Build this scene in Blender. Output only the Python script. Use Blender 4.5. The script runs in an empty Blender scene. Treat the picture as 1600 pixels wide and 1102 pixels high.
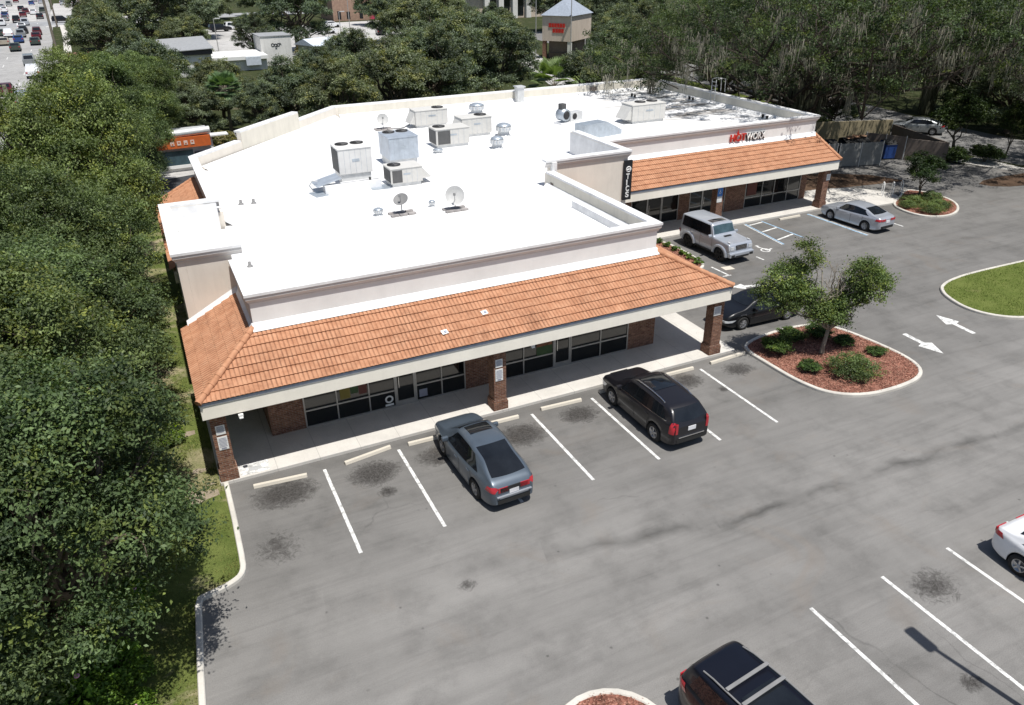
import bpy, bmesh, math, random
import numpy as np
from mathutils import Vector, Matrix
random.seed(11)
RNG = np.random.default_rng(11)
scene = bpy.context.scene
COL = scene.collection
PI = math.pi

# ------------------------------------------------------------------ materials
class NT:
    def __init__(s, name):
        s.m = bpy.data.materials.new(name); s.m.use_nodes = True
        s.t = s.m.node_tree; s.b = s.t.nodes['Principled BSDF']; s.o = s.t.nodes['Material Output']
    def n(s, kind, **kw):
        nd = s.t.nodes.new(kind)
        for k, v in kw.items(): setattr(nd, k, v)
        return nd
    def l(s, a, b): s.t.links.new(a, b)
    def coord(s, kind='Object'):
        return s.n('ShaderNodeTexCoord').outputs[kind]
    def noise(s, co, scale, detail=4, rough=.55, dist=0.0):
        nd = s.n('ShaderNodeTexNoise'); nd.inputs['Scale'].default_value = scale
        nd.inputs['Detail'].default_value = detail; nd.inputs['Roughness'].default_value = rough
        nd.inputs['Distortion'].default_value = dist
        if co is not None: s.l(co, nd.inputs['Vector'])
        return nd.outputs['Fac']
    def ramp(s, fac, stops):
        nd = s.n('ShaderNodeValToRGB'); cr = nd.color_ramp
        while len(cr.elements) < len(stops): cr.elements.new(.5)
        for e, (p, c) in zip(cr.elements, stops):
            e.position = p
            e.color = (c, c, c, 1) if isinstance(c, (int, float)) else (*c, 1)
        s.l(fac, nd.inputs['Fac']); return nd.outputs['Color']
    def mix(s, a, b, fac, mode='MIX'):
        nd = s.n('ShaderNodeMix'); nd.data_type = 'RGBA'; nd.blend_type = mode
        for key, v in ((6, a), (7, b), (0, fac)):
            if isinstance(v, (int, float)):
                nd.inputs[key].default_value = v if key == 0 else (v, v, v, 1)
            elif isinstance(v, tuple): nd.inputs[key].default_value = (*v, 1)
            else: s.l(v, nd.inputs[key])
        return nd.outputs[2]
    def math(s, op, a, b=0.0, clamp=False):
        nd = s.n('ShaderNodeMath', operation=op, use_clamp=clamp)
        for i, v in enumerate((a, b)):
            if isinstance(v, (int, float)): nd.inputs[i].default_value = v
            else: s.l(v, nd.inputs[i])
        return nd.outputs[0]
    def bump(s, h, strength=.3, dist=.02):
        nd = s.n('ShaderNodeBump'); nd.inputs['Strength'].default_value = strength
        nd.inputs['Distance'].default_value = dist; s.l(h, nd.inputs['Height'])
        s.l(nd.outputs['Normal'], s.b.inputs['Normal'])
    def set(s, **kw):
        names = dict(base='Base Color', rough='Roughness', metal='Metallic', spec='Specular IOR Level', coat='Coat Weight', coatr='Coat Roughness')
        for k, v in kw.items():
            i = s.b.inputs[names[k]]
            if isinstance(v, (int, float)): i.default_value = v
            elif isinstance(v, tuple): i.default_value = (*v, 1)
            else: s.l(v, i)

def mulc(c, f): return tuple(min(1, x*f) for x in c)

def simple(name, col, rough=.6, metal=0.0, var=.12, scale=3.0, bump=0.0, bscale=60.0, spec=.4, coat=0.0, fine=.0):
    t = NT(name); co = t.coord()
    f = t.ramp(t.noise(co, scale, 5, .6), [(.3, mulc(col, 1-var)), (.7, mulc(col, 1+var))])
    if fine:
        f = t.mix(f, t.ramp(t.noise(co, scale*18, 3), [(.35, 1-fine), (.65, 1+fine*.4)]), 1.0, 'MULTIPLY')
    t.set(base=f, rough=rough, metal=metal, spec=spec, coat=coat)
    if bump: t.bump(t.noise(co, bscale, 4), bump)
    return t.m

def paint(name, col, metal=.35, coat=.35):
    t = NT(name); co = t.coord()
    c = t.ramp(t.noise(co, 2.5, 4), [(.3, mulc(col, .93)), (.7, mulc(col, 1.05))])
    t.set(base=c, rough=.32, metal=metal, spec=.45, coat=coat, coatr=.06)
    return t.m

def asphalt_mat(name, base=.2, tint=(1.0, .985, .955), stains=(), seams=(), wear=True):
    t = NT(name); co = t.coord()
    big = t.ramp(t.noise(co, .09, 6, .62, .6), [(.30, base*.80), (.5, base), (.72, base*1.13)])
    mid = t.ramp(t.noise(co, .7, 6, .65), [(.25, .72), (.5, 1.0), (.8, 1.14)])
    fine = t.ramp(t.noise(co, 38, 3, .7), [(.28, .66), (.5, 1.0), (.74, 1.28)])
    c = t.mix(big, mid, 1.0, 'MULTIPLY'); c = t.mix(c, fine, .75, 'MULTIPLY')
    if wear:   # streaks along the driving direction
        mp = t.n('ShaderNodeMapping'); mp.inputs['Scale'].default_value = (.05, .55, 1); mp.inputs['Rotation'].default_value = (0, 0, .06)
        t.l(co, mp.inputs['Vector'])
        st = t.ramp(t.noise(mp.outputs[0], 1.0, 6, .6, .3), [(.32, .80), (.52, 1.0), (.75, 1.06)])
        c = t.mix(c, st, .8, 'MULTIPLY')
        vs = t.n('ShaderNodeTexVoronoi'); vs.inputs['Scale'].default_value = 1.3; t.l(co, vs.inputs['Vector'])   # gum and oil spots
        c = t.mix(c, .5, t.math('MULTIPLY', t.ramp(vs.outputs['Distance'], [(.03, 1.0), (.075, 0.0)]), t.ramp(t.noise(co, .5, 3), [(.46, 0.0), (.56, .9)])), 'MULTIPLY')
        mt = t.n('ShaderNodeMapping'); mt.inputs['Scale'].default_value = (.10, 1.9, 1); mt.inputs['Rotation'].default_value = (0, 0, .03); t.l(co, mt.inputs['Vector'])   # tyre tracks
        tk = t.ramp(t.noise(mt.outputs[0], 1.0, 7, .7, 1.4), [(.36, .70), (.50, 1.0), (.66, 1.13)])
        c = t.mix(c, tk, .34, 'MULTIPLY')
        rd = t.ramp(t.noise(co, .35, 5, .6, 1.0), [(.58, 0.0), (.74, .35)])
        c = t.mix(c, (base*.98, base*.84, base*.72), rd)
        # cracks
        vo = t.n('ShaderNodeTexVoronoi', feature='DISTANCE_TO_EDGE'); vo.inputs['Scale'].default_value = .11
        dist = t.n('ShaderNodeVectorMath', operation='ADD'); nz = t.n('ShaderNodeTexNoise'); nz.inputs['Scale'].default_value = .8; nz.inputs['Detail'].default_value = 5
        t.l(co, nz.inputs['Vector']); t.l(co, dist.inputs[0]); t.l(nz.outputs['Color'], dist.inputs[1]); t.l(dist.outputs[0], vo.inputs['Vector'])
        cr = t.ramp(vo.outputs['Distance'], [(.0, .62), (.0025, 1.0)])
        crm = t.ramp(t.noise(co, .16, 3), [(.56, 0.0), (.64, .6)])
        c = t.mix(c, cr, crm, 'MULTIPLY')
    c = t.mix(c, tint, 1.0, 'MULTIPLY')
    for (ax, ay, bx, by, wd, k) in seams:   # dark wandering construction joints
        mp = t.n('ShaderNodeMapping', vector_type='TEXTURE'); mp.inputs['Location'].default_value = (ax, ay, 0); mp.inputs['Rotation'].default_value = (0, 0, math.atan2(by-ay, bx-ax)); t.l(co, mp.inputs['Vector'])
        sx = t.n('ShaderNodeSeparateXYZ'); t.l(mp.outputs[0], sx.inputs[0]); ln = math.hypot(bx-ax, by-ay)
        yy = t.math('ADD', sx.outputs[1], t.math('MULTIPLY', t.math('SUBTRACT', t.noise(co, .5, 4), .5), 1.1))
        dd = t.math('DIVIDE', t.math('ABSOLUTE', yy), wd)
        on = t.math('MULTIPLY', t.math('GREATER_THAN', sx.outputs[0], 0.0), t.math('LESS_THAN', sx.outputs[0], ln))
        th = t.math('SUBTRACT', 1.0, dd, True); vary = t.ramp(t.noise(co, .45, 4), [(.35, .15), (.65, 1.0)])
        c = t.mix(c, .42, t.math('MULTIPLY', t.math('MULTIPLY', th, on), t.math('MULTIPLY', vary, k)), 'MULTIPLY')
    if stains:
        sy = t.n('ShaderNodeSeparateXYZ'); t.l(co, sy.inputs[0])   # bays are greyer than the drive lane
        by_ = t.math('ADD', sy.outputs[1], t.math('MULTIPLY', t.math('SUBTRACT', t.noise(co, .35, 4), .5), 5.0))
        c = t.mix(c, .80, t.ramp(t.math('MULTIPLY', t.math('ADD', by_, 9.0), .1), [(.25, 0.0), (.55, 1.0)]), 'MULTIPLY')
        tot = None
        blot = t.noise(co, 3.1, 8, .8, 1.6)
        for (sx, sy, r, ex, k) in stains:
            v = t.n('ShaderNodeVectorMath', operation='SUBTRACT'); t.l(co, v.inputs[0]); v.inputs[1].default_value = (sx, sy, 0)
            v2 = t.n('ShaderNodeVectorMath', operation='MULTIPLY'); t.l(v.outputs[0], v2.inputs[0]); v2.inputs[1].default_value = (1/(r*ex), 1/r, 0)
            ln = t.n('ShaderNodeVectorMath', operation='LENGTH'); t.l(v2.outputs[0], ln.inputs[0])
            f = t.math('SUBTRACT', 1.0, ln.outputs['Value'], True)
            f = t.math('MULTIPLY', f, k)
            tot = f if tot is None else t.math('MAXIMUM', tot, f)
        s1 = t.math('ADD', tot, t.math('MULTIPLY', t.math('SUBTRACT', blot, .5), 1.6))
        s1 = t.math('MULTIPLY', s1, t.math('MULTIPLY', tot, 6.0, True))
        fac = t.ramp(s1, [(.22, 0.0), (.42, .60), (.68, .95)])
        fac = t.math('MULTIPLY', fac, t.ramp(t.noise(co, 13, 4, .75, 1.0), [(.30, .45), (.60, 1.0)]))
        c = t.mix(c, (.032, .029, .027), fac)
    t.set(base=c, rough=.9, spec=.25)
    t.bump(t.noise(co, 70, 3, .7), .35, .01)
    return t.m

def brick_mat():
    t = NT('red_brick'); uv = t.coord('UV')
    mp = t.n('ShaderNodeMapping'); t.l(uv, mp.inputs['Vector'])
    b = t.n('ShaderNodeTexBrick'); b.inputs['Scale'].default_value = 1.0
    b.inputs['Brick Width'].default_value = .215; b.inputs['Row Height'].default_value = .075; b.inputs['Mortar Size'].default_value = .006
    b.inputs['Color1'].default_value = (.150, .058, .036, 1); b.inputs['Color2'].default_value = (.26, .13, .078, 1); b.inputs['Mortar'].default_value = (.30, .26, .22, 1)
    t.l(mp.outputs[0], b.inputs['Vector'])
    nz = t.ramp(t.noise(uv, 6.0, 5, .7), [(.3, .45), (.55, 1.0), (.75, 1.45)])
    c = t.mix(b.outputs['Color'], nz, .9, 'MULTIPLY')
    t.set(base=c, rough=.85, spec=.25); t.bump(b.outputs['Fac'], -.5, .01)
    return t.m

def stucco_mat(name, col, streak=.18):
    t = NT(name); co = t.coord()
    c = t.ramp(t.noise(co, .6, 5, .6), [(.3, mulc(col, .92)), (.7, mulc(col, 1.05))])
    mp = t.n('ShaderNodeMapping'); mp.inputs['Scale'].default_value = (2.2, 2.2, .25); t.l(co, mp.inputs['Vector'])
    st = t.ramp(t.noise(mp.outputs[0], 1.2, 5, .7), [(.30, 1-streak), (.55, 1.0)])
    c = t.mix(c, st, .8, 'MULTIPLY')
    t.set(base=c, rough=.88, spec=.2); t.bump(t.noise(co, 90, 3), .25, .006)
    return t.m

def tile_mat():
    t = NT('terracotta_tile'); co = t.coord()
    c = t.ramp(t.noise(co, 3.2, 5, .65), [(.28, (.38, .175, .095)), (.5, (.49, .248, .143)), (.75, (.55, .305, .185))])
    uv = t.coord('UV')
    # one tint per tile
    w = t.n('ShaderNodeTexBrick'); w.inputs['Scale'].default_value = 1.0; w.inputs['Brick Width'].default_value = .30; w.inputs['Row Height'].default_value = .39
    w.inputs['Mortar Size'].default_value = 0.0; w.inputs['Color1'].default_value = (.92, .91, .90, 1); w.inputs['Color2'].default_value = (1.07, 1.07, 1.07, 1)
    t.l(uv, w.inputs['Vector'])
    c = t.mix(c, w.outputs['Color'], .8, 'MULTIPLY')
    soot = t.ramp(t.noise(co, .55, 6, .7, .4), [(.50, 0.0), (.72, .55)])
    speck = t.ramp(t.noise(co, 9.0, 4, .7), [(.42, 0.0), (.60, 1.0)])
    c = t.mix(c, (.10, .05, .035), t.math('MULTIPLY', soot, speck))
    at = t.n('ShaderNodeAttribute'); at.attribute_name = 'groove'
    c = t.mix(c, (.13, .060, .038), t.math('MULTIPLY', at.outputs['Fac'], t.ramp(t.noise(co, .9, 5, .7), [(.36, .30), (.60, 1.0)])))
    t.set(base=c, rough=.82, spec=.25); t.bump(t.noise(co, 60, 3), .2, .006)
    return t.m

def leaf_mat(name, tint=(1, 1, 1)):
    t = NT(name)
    at = t.n('ShaderNodeAttribute'); at.attribute_name = 'col'
    oi = t.n('ShaderNodeObjectInfo')
    v = t.ramp(oi.outputs['Random'], [(0.0, (.72, .80, .86)), (.35, (.88, .92, .97)), (.7, (1.02, 1.02, 1.02)), (1.0, (1.16, 1.10, 1.0))])
    c = t.mix(at.outputs['Color'], v, 1.0, 'MULTIPLY'); c = t.mix(c, tint, 1.0, 'MULTIPLY')
    t.set(base=c, rough=.55, spec=.30)
    tr = t.n('ShaderNodeBsdfTranslucent'); t.l(t.mix(c, (1.0, 1.1, .45), 1.0, 'MULTIPLY'), tr.inputs['Color'])
    ms = t.n('ShaderNodeMixShader'); ms.inputs[0].default_value = .33
    t.l(t.b.outputs[0], ms.inputs[1]); t.l(tr.outputs[0], ms.inputs[2]); t.l(ms.outputs[0], t.o.inputs['Surface'])
    return t.m

def grass_mat(name, g1, g2, dirt, amount=.5):
    t = NT(name); co = t.coord()
    c = t.ramp(t.noise(co, 1.3, 6, .65), [(.3, g1), (.7, g2)])
    c = t.mix(c, t.ramp(t.noise(co, 30, 4, .7), [(.3, .55), (.7, 1.35)]), .9, 'MULTIPLY')
    d = t.ramp(t.noise(co, .35, 6, .7, .5), [(amount, 0.0), (amount+.16, 1.0)])
    dc = t.mix(dirt, t.ramp(t.noise(co, 12, 5, .7), [(.3, .7), (.7, 1.25)]), 1.0, 'MULTIPLY')
    c = t.mix(c, dc, d)
    t.set(base=c, rough=.95, spec=.1); t.bump(t.noise(co, 25, 5, .8), .8, .05)
    return t.m

def concrete_mat(name, col, joint=1.5, dirty=.25):
    t = NT(name); co = t.coord()
    c = t.ramp(t.noise(co, .8, 6, .65), [(.3, mulc(col, 1-dirty)), (.6, col)])
    c = t.mix(c, t.ramp(t.noise(co, 45, 3), [(.3, .86), (.7, 1.08)]), .8, 'MULTIPLY')
    if joint:
        sx = t.n('ShaderNodeSeparateXYZ'); t.l(co, sx.inputs[0])
        f = t.math('FRACT', t.math('DIVIDE', sx.outputs[0], joint))
        j = t.math('LESS_THAN', f, .014)
        c = t.mix(c, mulc(col, .5), t.math('MULTIPLY', j, .6))
    st = t.ramp(t.noise(co, 1.7, 6, .75, .6), [(.60, 0.0), (.75, .5)])
    c = t.mix(c, mulc(col, .45), st)
    t.set(base=c, rough=.88, spec=.25); t.bump(t.noise(co, 60, 3), .2, .006)
    return t.m

def mulch_mat():
    t = NT('red_mulch'); co = t.coord()
    vo = t.n('ShaderNodeTexVoronoi'); vo.inputs['Scale'].default_value = 16; t.l(co, vo.inputs['Vector'])
    c = t.ramp(vo.outputs['Color'], [(.1, (.12, .055, .04)), (.5, (.29, .125, .09)), (.9, (.44, .23, .17))])
    c = t.mix(c, t.ramp(t.noise(co, 2.0, 5), [(.3, .7), (.7, 1.2)]), 1.0, 'MULTIPLY')
    t.set(base=c, rough=.95, spec=.1); t.bump(vo.outputs['Distance'], .9, .05)
    return t.m

def glass_mat(name, col=(.007, .009, .010), rough=.06):
    t = NT(name); co = t.coord()
    c = t.ramp(t.noise(co, .9, 4, .6), [(.3, mulc(col, .6)), (.7, mulc(col, 1.6))])
    t.set(base=c, rough=rough, spec=.6)
    return t.m

def roof_mat():
    t = NT('white_roof_membrane'); co = t.coord()
    c = t.ramp(t.noise(co, .35, 6, .65), [(.25, (.76, .76, .75)), (.5, (.84, .84, .84))])
    # dark streaks in the far east corner
    v = t.n('ShaderNodeVectorMath', operation='SUBTRACT'); t.l(co, v.inputs[0]); v.inputs[1].default_value = (35.5, 28.0, 0)
    v2 = t.n('ShaderNodeVectorMath', operation='MULTIPLY'); t.l(v.outputs[0], v2.inputs[0]); v2.inputs[1].default_value = (1/8.0, 1/11.0, 0)
    ln = t.n('ShaderNodeVectorMath', operation='LENGTH'); t.l(v2.outputs[0], ln.inputs[0])
    f = t.math('SUBTRACT', 1.0, ln.outputs['Value'], True)
    mp = t.n('ShaderNodeMapping'); mp.inputs['Scale'].default_value = (.18, .9, 1); t.l(co, mp.inputs['Vector'])
    nz = t.ramp(t.noise(mp.outputs[0], 1.0, 5, .65, .8), [(.48, 0.0), (.60, 1.0)])
    f = t.math('MULTIPLY', t.math('MULTIPLY', f, 1.5, True), nz)
    c = t.mix(c, (.20, .18, .16), f)
    c = t.mix(c, (.50, .49, .47), t.ramp(t.noise(co, .9, 7, .72, .8), [(.60, 0.0), (.74, .75)]))
    seam = t.n('ShaderNodeSeparateXYZ'); t.l(co, seam.inputs[0])
    sm = t.math('LESS_THAN', t.math('FRACT', t.math('DIVIDE', seam.outputs[1], 1.9)), .012)
    c = t.mix(c, (.62, .62, .61), t.math('MULTIPLY', sm, .8))
    t.set(base=c, rough=.7, spec=.3)
    return t.m

def sand_mat(name, c1, c2):
    t = NT(name); co = t.coord()
    c = t.ramp(t.noise(co, .5, 6, .7), [(.3, c1), (.7, c2)])
    c = t.mix(c, t.ramp(t.noise(co, 25, 4, .7), [(.3, .6), (.7, 1.3)]), .7, 'MULTIPLY')
    t.set(base=c, rough=.95, spec=.1); t.bump(t.noise(co, 30, 4, .8), .5, .03)
    return t.m

M = {}
STAINS = [(-1.5, -.75, 1.15, 1.3, 1.0), (1.55, -1.0, 1.0, 1.25, 1.1), (1.65, -2.2, .42, 1.1, .9), (4.0, -1.0, .9, 1.3, 1.0), (7.25, -1.15, 1.05, 1.3, 1.0), (9.9, -.85, .85, 1.3, 1.0),
          (15.3, -.6, .85, 1.2, 1.0), (17.95, -.75, .8, 1.3, .9), (-2.2, -3.4, 1.3, .9, .55), (2.4, -7.4, .35, 1.2, .7), (14.4, -13.3, .9, 1.3, .75), (12.4, -16.0, .4, 1.2, .9), (16.2, -1.8, .35, 1, .8)]
M['asphalt'] = asphalt_mat('lot_asphalt', .218, tint=(1.0, .972, .928), stains=STAINS, seams=[(5.0, -7.2, 10.6, -8.5, .42, .9), (10.5, -8.5, 27.0, -9.1, .30, .95), (-1.5, -6.4, 5.2, -7.3, .8, .35), (10.7, -12.6, 11.6, -17.5, .05, .8)])
M['road'] = asphalt_mat('road_asphalt', .36, tint=(1, .99, .97), wear=False)
M['darkasphalt'] = asphalt_mat('dark_asphalt', .055, tint=(.95, 1.0, 1.1), wear=False)
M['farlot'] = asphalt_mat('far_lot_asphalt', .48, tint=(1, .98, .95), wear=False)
M['crossroad'] = asphalt_mat('cross_road_asphalt', .34, tint=(.97, .99, 1.02), wear=False)
M['street'] = asphalt_mat('side_street_asphalt', .20, tint=(1, .985, .96), wear=False)  # base lowered to carry the oak shade over the street
M['brick'] = brick_mat()
M['stucco'] = stucco_mat('beige_stucco', (.80, .745, .66), .08)
M['stucco_in'] = stucco_mat('cream_parapet_stucco', (.74, .70, .61), .12)
M['stucco_grey'] = stucco_mat('pale_front_stucco', (.84, .832, .81), .05)
M['cornice'] = simple('cornice_paint', (.62, .60, .58), .8, var=.06)
M['coping'] = simple('white_coping', (.78, .78, .78), .6, var=.12, scale=2.0)
M['fascia'] = stucco_mat('cream_fascia', (.95, .90, .79), .05)
M['soffit'] = simple('soffit_paint', (.5, .47, .42), .9)
M['gutter'] = simple('grey_gutter', (.34, .38, .46), .5, metal=.3)
M['tile'] = tile_mat()
M['roof'] = roof_mat()
M['glass'] = glass_mat('shop_glass')
M['frame'] = simple('bronze_frame', (.42, .41, .39), .45, metal=.5)
M['walk'] = concrete_mat('walkway_concrete', (.64, .615, .57), 1.5, .16)
M['kerb'] = concrete_mat('kerb_concrete', (.66, .63, .57), 0)
M['stop'] = concrete_mat('wheel_stop_concrete', (.66, .61, .52), 0, .15)
def line_mat(name, col):
    t = NT(name); co = t.coord()
    wear = t.ramp(t.noise(co, 5.5, 6, .75), [(.38, .25), (.54, 1.0)])
    c = t.mix(mulc(col, .28), col, wear); t.set(base=c, rough=.8, spec=.2); return t.m
M['line'] = line_mat('white_marking_paint', (.76, .76, .74))
M['blue_line'] = line_mat('blue_marking_paint', (.34, .50, .66))
M['grass'] = grass_mat('verge_grass', (.085, .120, .028), (.17, .20, .058), (.42, .35, .235), .50)
M['lawn'] = grass_mat('island_lawn', (.10, .135, .030), (.165, .195, .055), (.26, .22, .11), .60)
M['ground'] = grass_mat('rough_ground', (.035, .046, .018), (.06, .07, .03), (.14, .12, .08), .55)
M['mulch'] = mulch_mat()
M['sand'] = sand_mat('sandy_soil', (.20, .16, .11), (.42, .36, .28))
M['leaf'] = leaf_mat('oak_leaf', (1.18, 1.32, 1.26)); M['leaf_far'] = leaf_mat('hazed_far_leaf', (1.5, 1.54, 1.7)); M['leaf_bright'] = leaf_mat('bright_leaf', (1.2, 1.25, .9))  # far leaves tinted paler and bluer, distance haze put into the colour
def moss_mat():
    t = NT('hanging_moss'); at = t.n('ShaderNodeAttribute'); at.attribute_name = 'col'; t.set(base=at.outputs['Color'], rough=.9, spec=.1); return t.m
M['moss'] = moss_mat()
M['dark_bark'] = simple('dark_bark', (.065, .055, .045), .95, var=.35, scale=3, bump=.7, bscale=12, spec=.1)
M['shaded_soil'] = sand_mat('shade_toned_soil', (.05, .035, .025), (.14, .09, .06))  # bed mulch browned darker, oak shade put into its colour
M['bark'] = simple('bark', (.14, .115, .09), .95, var=.35, scale=4, bump=.6, bscale=18, spec=.1)
M['pale_bark'] = simple('pale_bark', (.30, .26, .21), .95, var=.3, scale=4, bump=.5, bscale=18, spec=.1)
M['tyre'] = simple('tyre_rubber', (.02, .02, .02), .85)
M['rim'] = simple('alloy_rim', (.45, .45, .46), .35, metal=.8)
M['darkrim'] = simple('black_rim', (.03, .03, .03), .4, metal=.5)
M['trim'] = simple('black_trim', (.02, .02, .02), .7)
M['chrome'] = simple('chrome', (.75, .75, .76), .18, metal=1.0)
M['carglass'] = glass_mat('car_glass', (.01, .012, .015), .04)
M['blueglass'] = glass_mat('tinted_windscreen', (.05, .085, .10), .05)
M['red_lamp'] = simple('red_lamp', (.42, .02, .03), .25, coat=.6)
M['clear_lamp'] = simple('clear_lamp', (.6, .62, .64), .15, coat=.6)
M['plate'] = simple('number_plate', (.72, .72, .74), .5)
M['p_blue'] = paint('slate_blue_paint', (.098, .125, .158))
M['p_black'] = paint('dark_grey_paint', (.013, .0125, .016), .1, .3)
M['p_navy'] = paint('navy_paint', (.006, .007, .013), .1, .3)
M['p_jet'] = paint('black_paint', (.008, .009, .012), .1, .3)
M['p_silver'] = paint('silver_paint', (.50, .53, .58), .5)
M['p_gsilver'] = paint('bright_silver_paint', (.50, .535, .59), .45)
M['p_grey'] = paint('grey_paint', (.30, .32, .33), .5)
M['p_white'] = paint('white_paint', (.80, .81, .83), 0)
M['p_maroon'] = paint('maroon_paint', (.12, .015, .025)); M['p_dkgreen'] = paint('green_grey_paint', (.06, .08, .065)); M['p_cblue'] = paint('mid_blue_paint', (.03, .08, .25)); M['p_tan'] = paint('tan_paint', (.45, .40, .32))
M['ac'] = simple('ac_cabinet', (.60, .59, .56), .55, var=.06); M['ac_white'] = simple('white_cabinet', (.72, .715, .70), .55, var=.05); M['ac_blue'] = simple('galvanised_cabinet', (.46, .51, .57), .4, metal=.35, var=.15, scale=2)
M['ac_dark'] = simple('coil_grille', (.10, .10, .10), .7); M['fan_dark'] = simple('fan_opening', (.03, .03, .032), .7)
M['galv'] = simple('galvanised_metal', (.45, .50, .55), .4, metal=.5, var=.15); M['ltgalv'] = simple('light_galvanised', (.62, .63, .63), .5, metal=.25)
M['dish'] = simple('dish_grey', (.50, .50, .49), .6); M['dishdark'] = simple('dish_dark_grey', (.22, .22, .22), .6)
M['block'] = simple('ballast_block', (.33, .31, .30), .9, var=.25)
M['sign_white'] = simple('sign_white', (.80, .80, .78), .5, var=.03); M['sign_red'] = simple('sign_red', (.50, .03, .02), .45); M['sign_black'] = simple('sign_black', (.015, .016, .02), .5)
M['sign_text'] = simple('sign_grey_text', (.30, .31, .38), .6); M['sign_blue'] = simple('sign_blue', (.05, .20, .55), .5)
M['poster_y'] = simple('poster_yellow', (.20, .16, .035), .7); M['poster_g'] = simple('poster_green', (.05, .09, .035), .7); M['poster_r'] = simple('poster_red', (.13, .045, .035), .7); M['poster_o'] = simple('poster_orange', (.20, .08, .04), .7, var=.4, scale=6)
M['gate'] = simple('grey_gate', (.21, .215, .21), .8, var=.15); M['brownwall'] = simple('brown_block_wall', (.17, .14, .12), .9, var=.15); M['yellowwall'] = stucco_mat('tan_block_wall', (.34, .29, .19))
M['bin_blue'] = simple('blue_bin', (.02, .06, .22), .5); M['bin_green'] = simple('dark_dumpster', (.012, .02, .035), .6); M['cardboard'] = simple('cardboard', (.42, .25, .16), .9)
M['orange'] = simple('orange_cladding', (.58, .13, .03), .6); M['pinktext'] = simple('pale_lettering', (.75, .60, .52), .6)
M['pole'] = simple('wood_pole', (.20, .17, .14), .9); M['lamp_pole'] = simple('lamp_pole', (.35, .35, .34), .6)
M['white_wall'] = stucco_mat('white_wall', (.74, .73, .70)); M['grey_roof'] = simple('grey_metal_roof', (.33, .34, .35), .6); M['dark_band'] = simple('dark_band', (.06, .055, .06), .7)
M['far_brick'] = simple('far_brick', (.36, .24, .18), .9, var=.2, scale=1.5); M['pink'] = simple('pink_wall', (.52, .07, .13), .7); M['tan_wall'] = stucco_mat('tan_render', (.62, .53, .44)); M['shingle'] = simple('blue_grey_shingle', (.30, .34, .40), .8, var=.15)
M['bluewhite_roof'] = simple('pale_blue_roof', (.62, .68, .76), .5); M['bedblue'] = simple('pale_sheet', (.55, .60, .66), .6)
M['palefence'] = simple('pale_fence', (.50, .50, .49), .8); M['redpave'] = simple('red_paver', (.45, .22, .17), .9, var=.2)
M['flower'] = simple('pink_flower', (.75, .35, .55), .6)
M['wire'] = simple('cable', (.03, .03, .03), .7)

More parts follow.
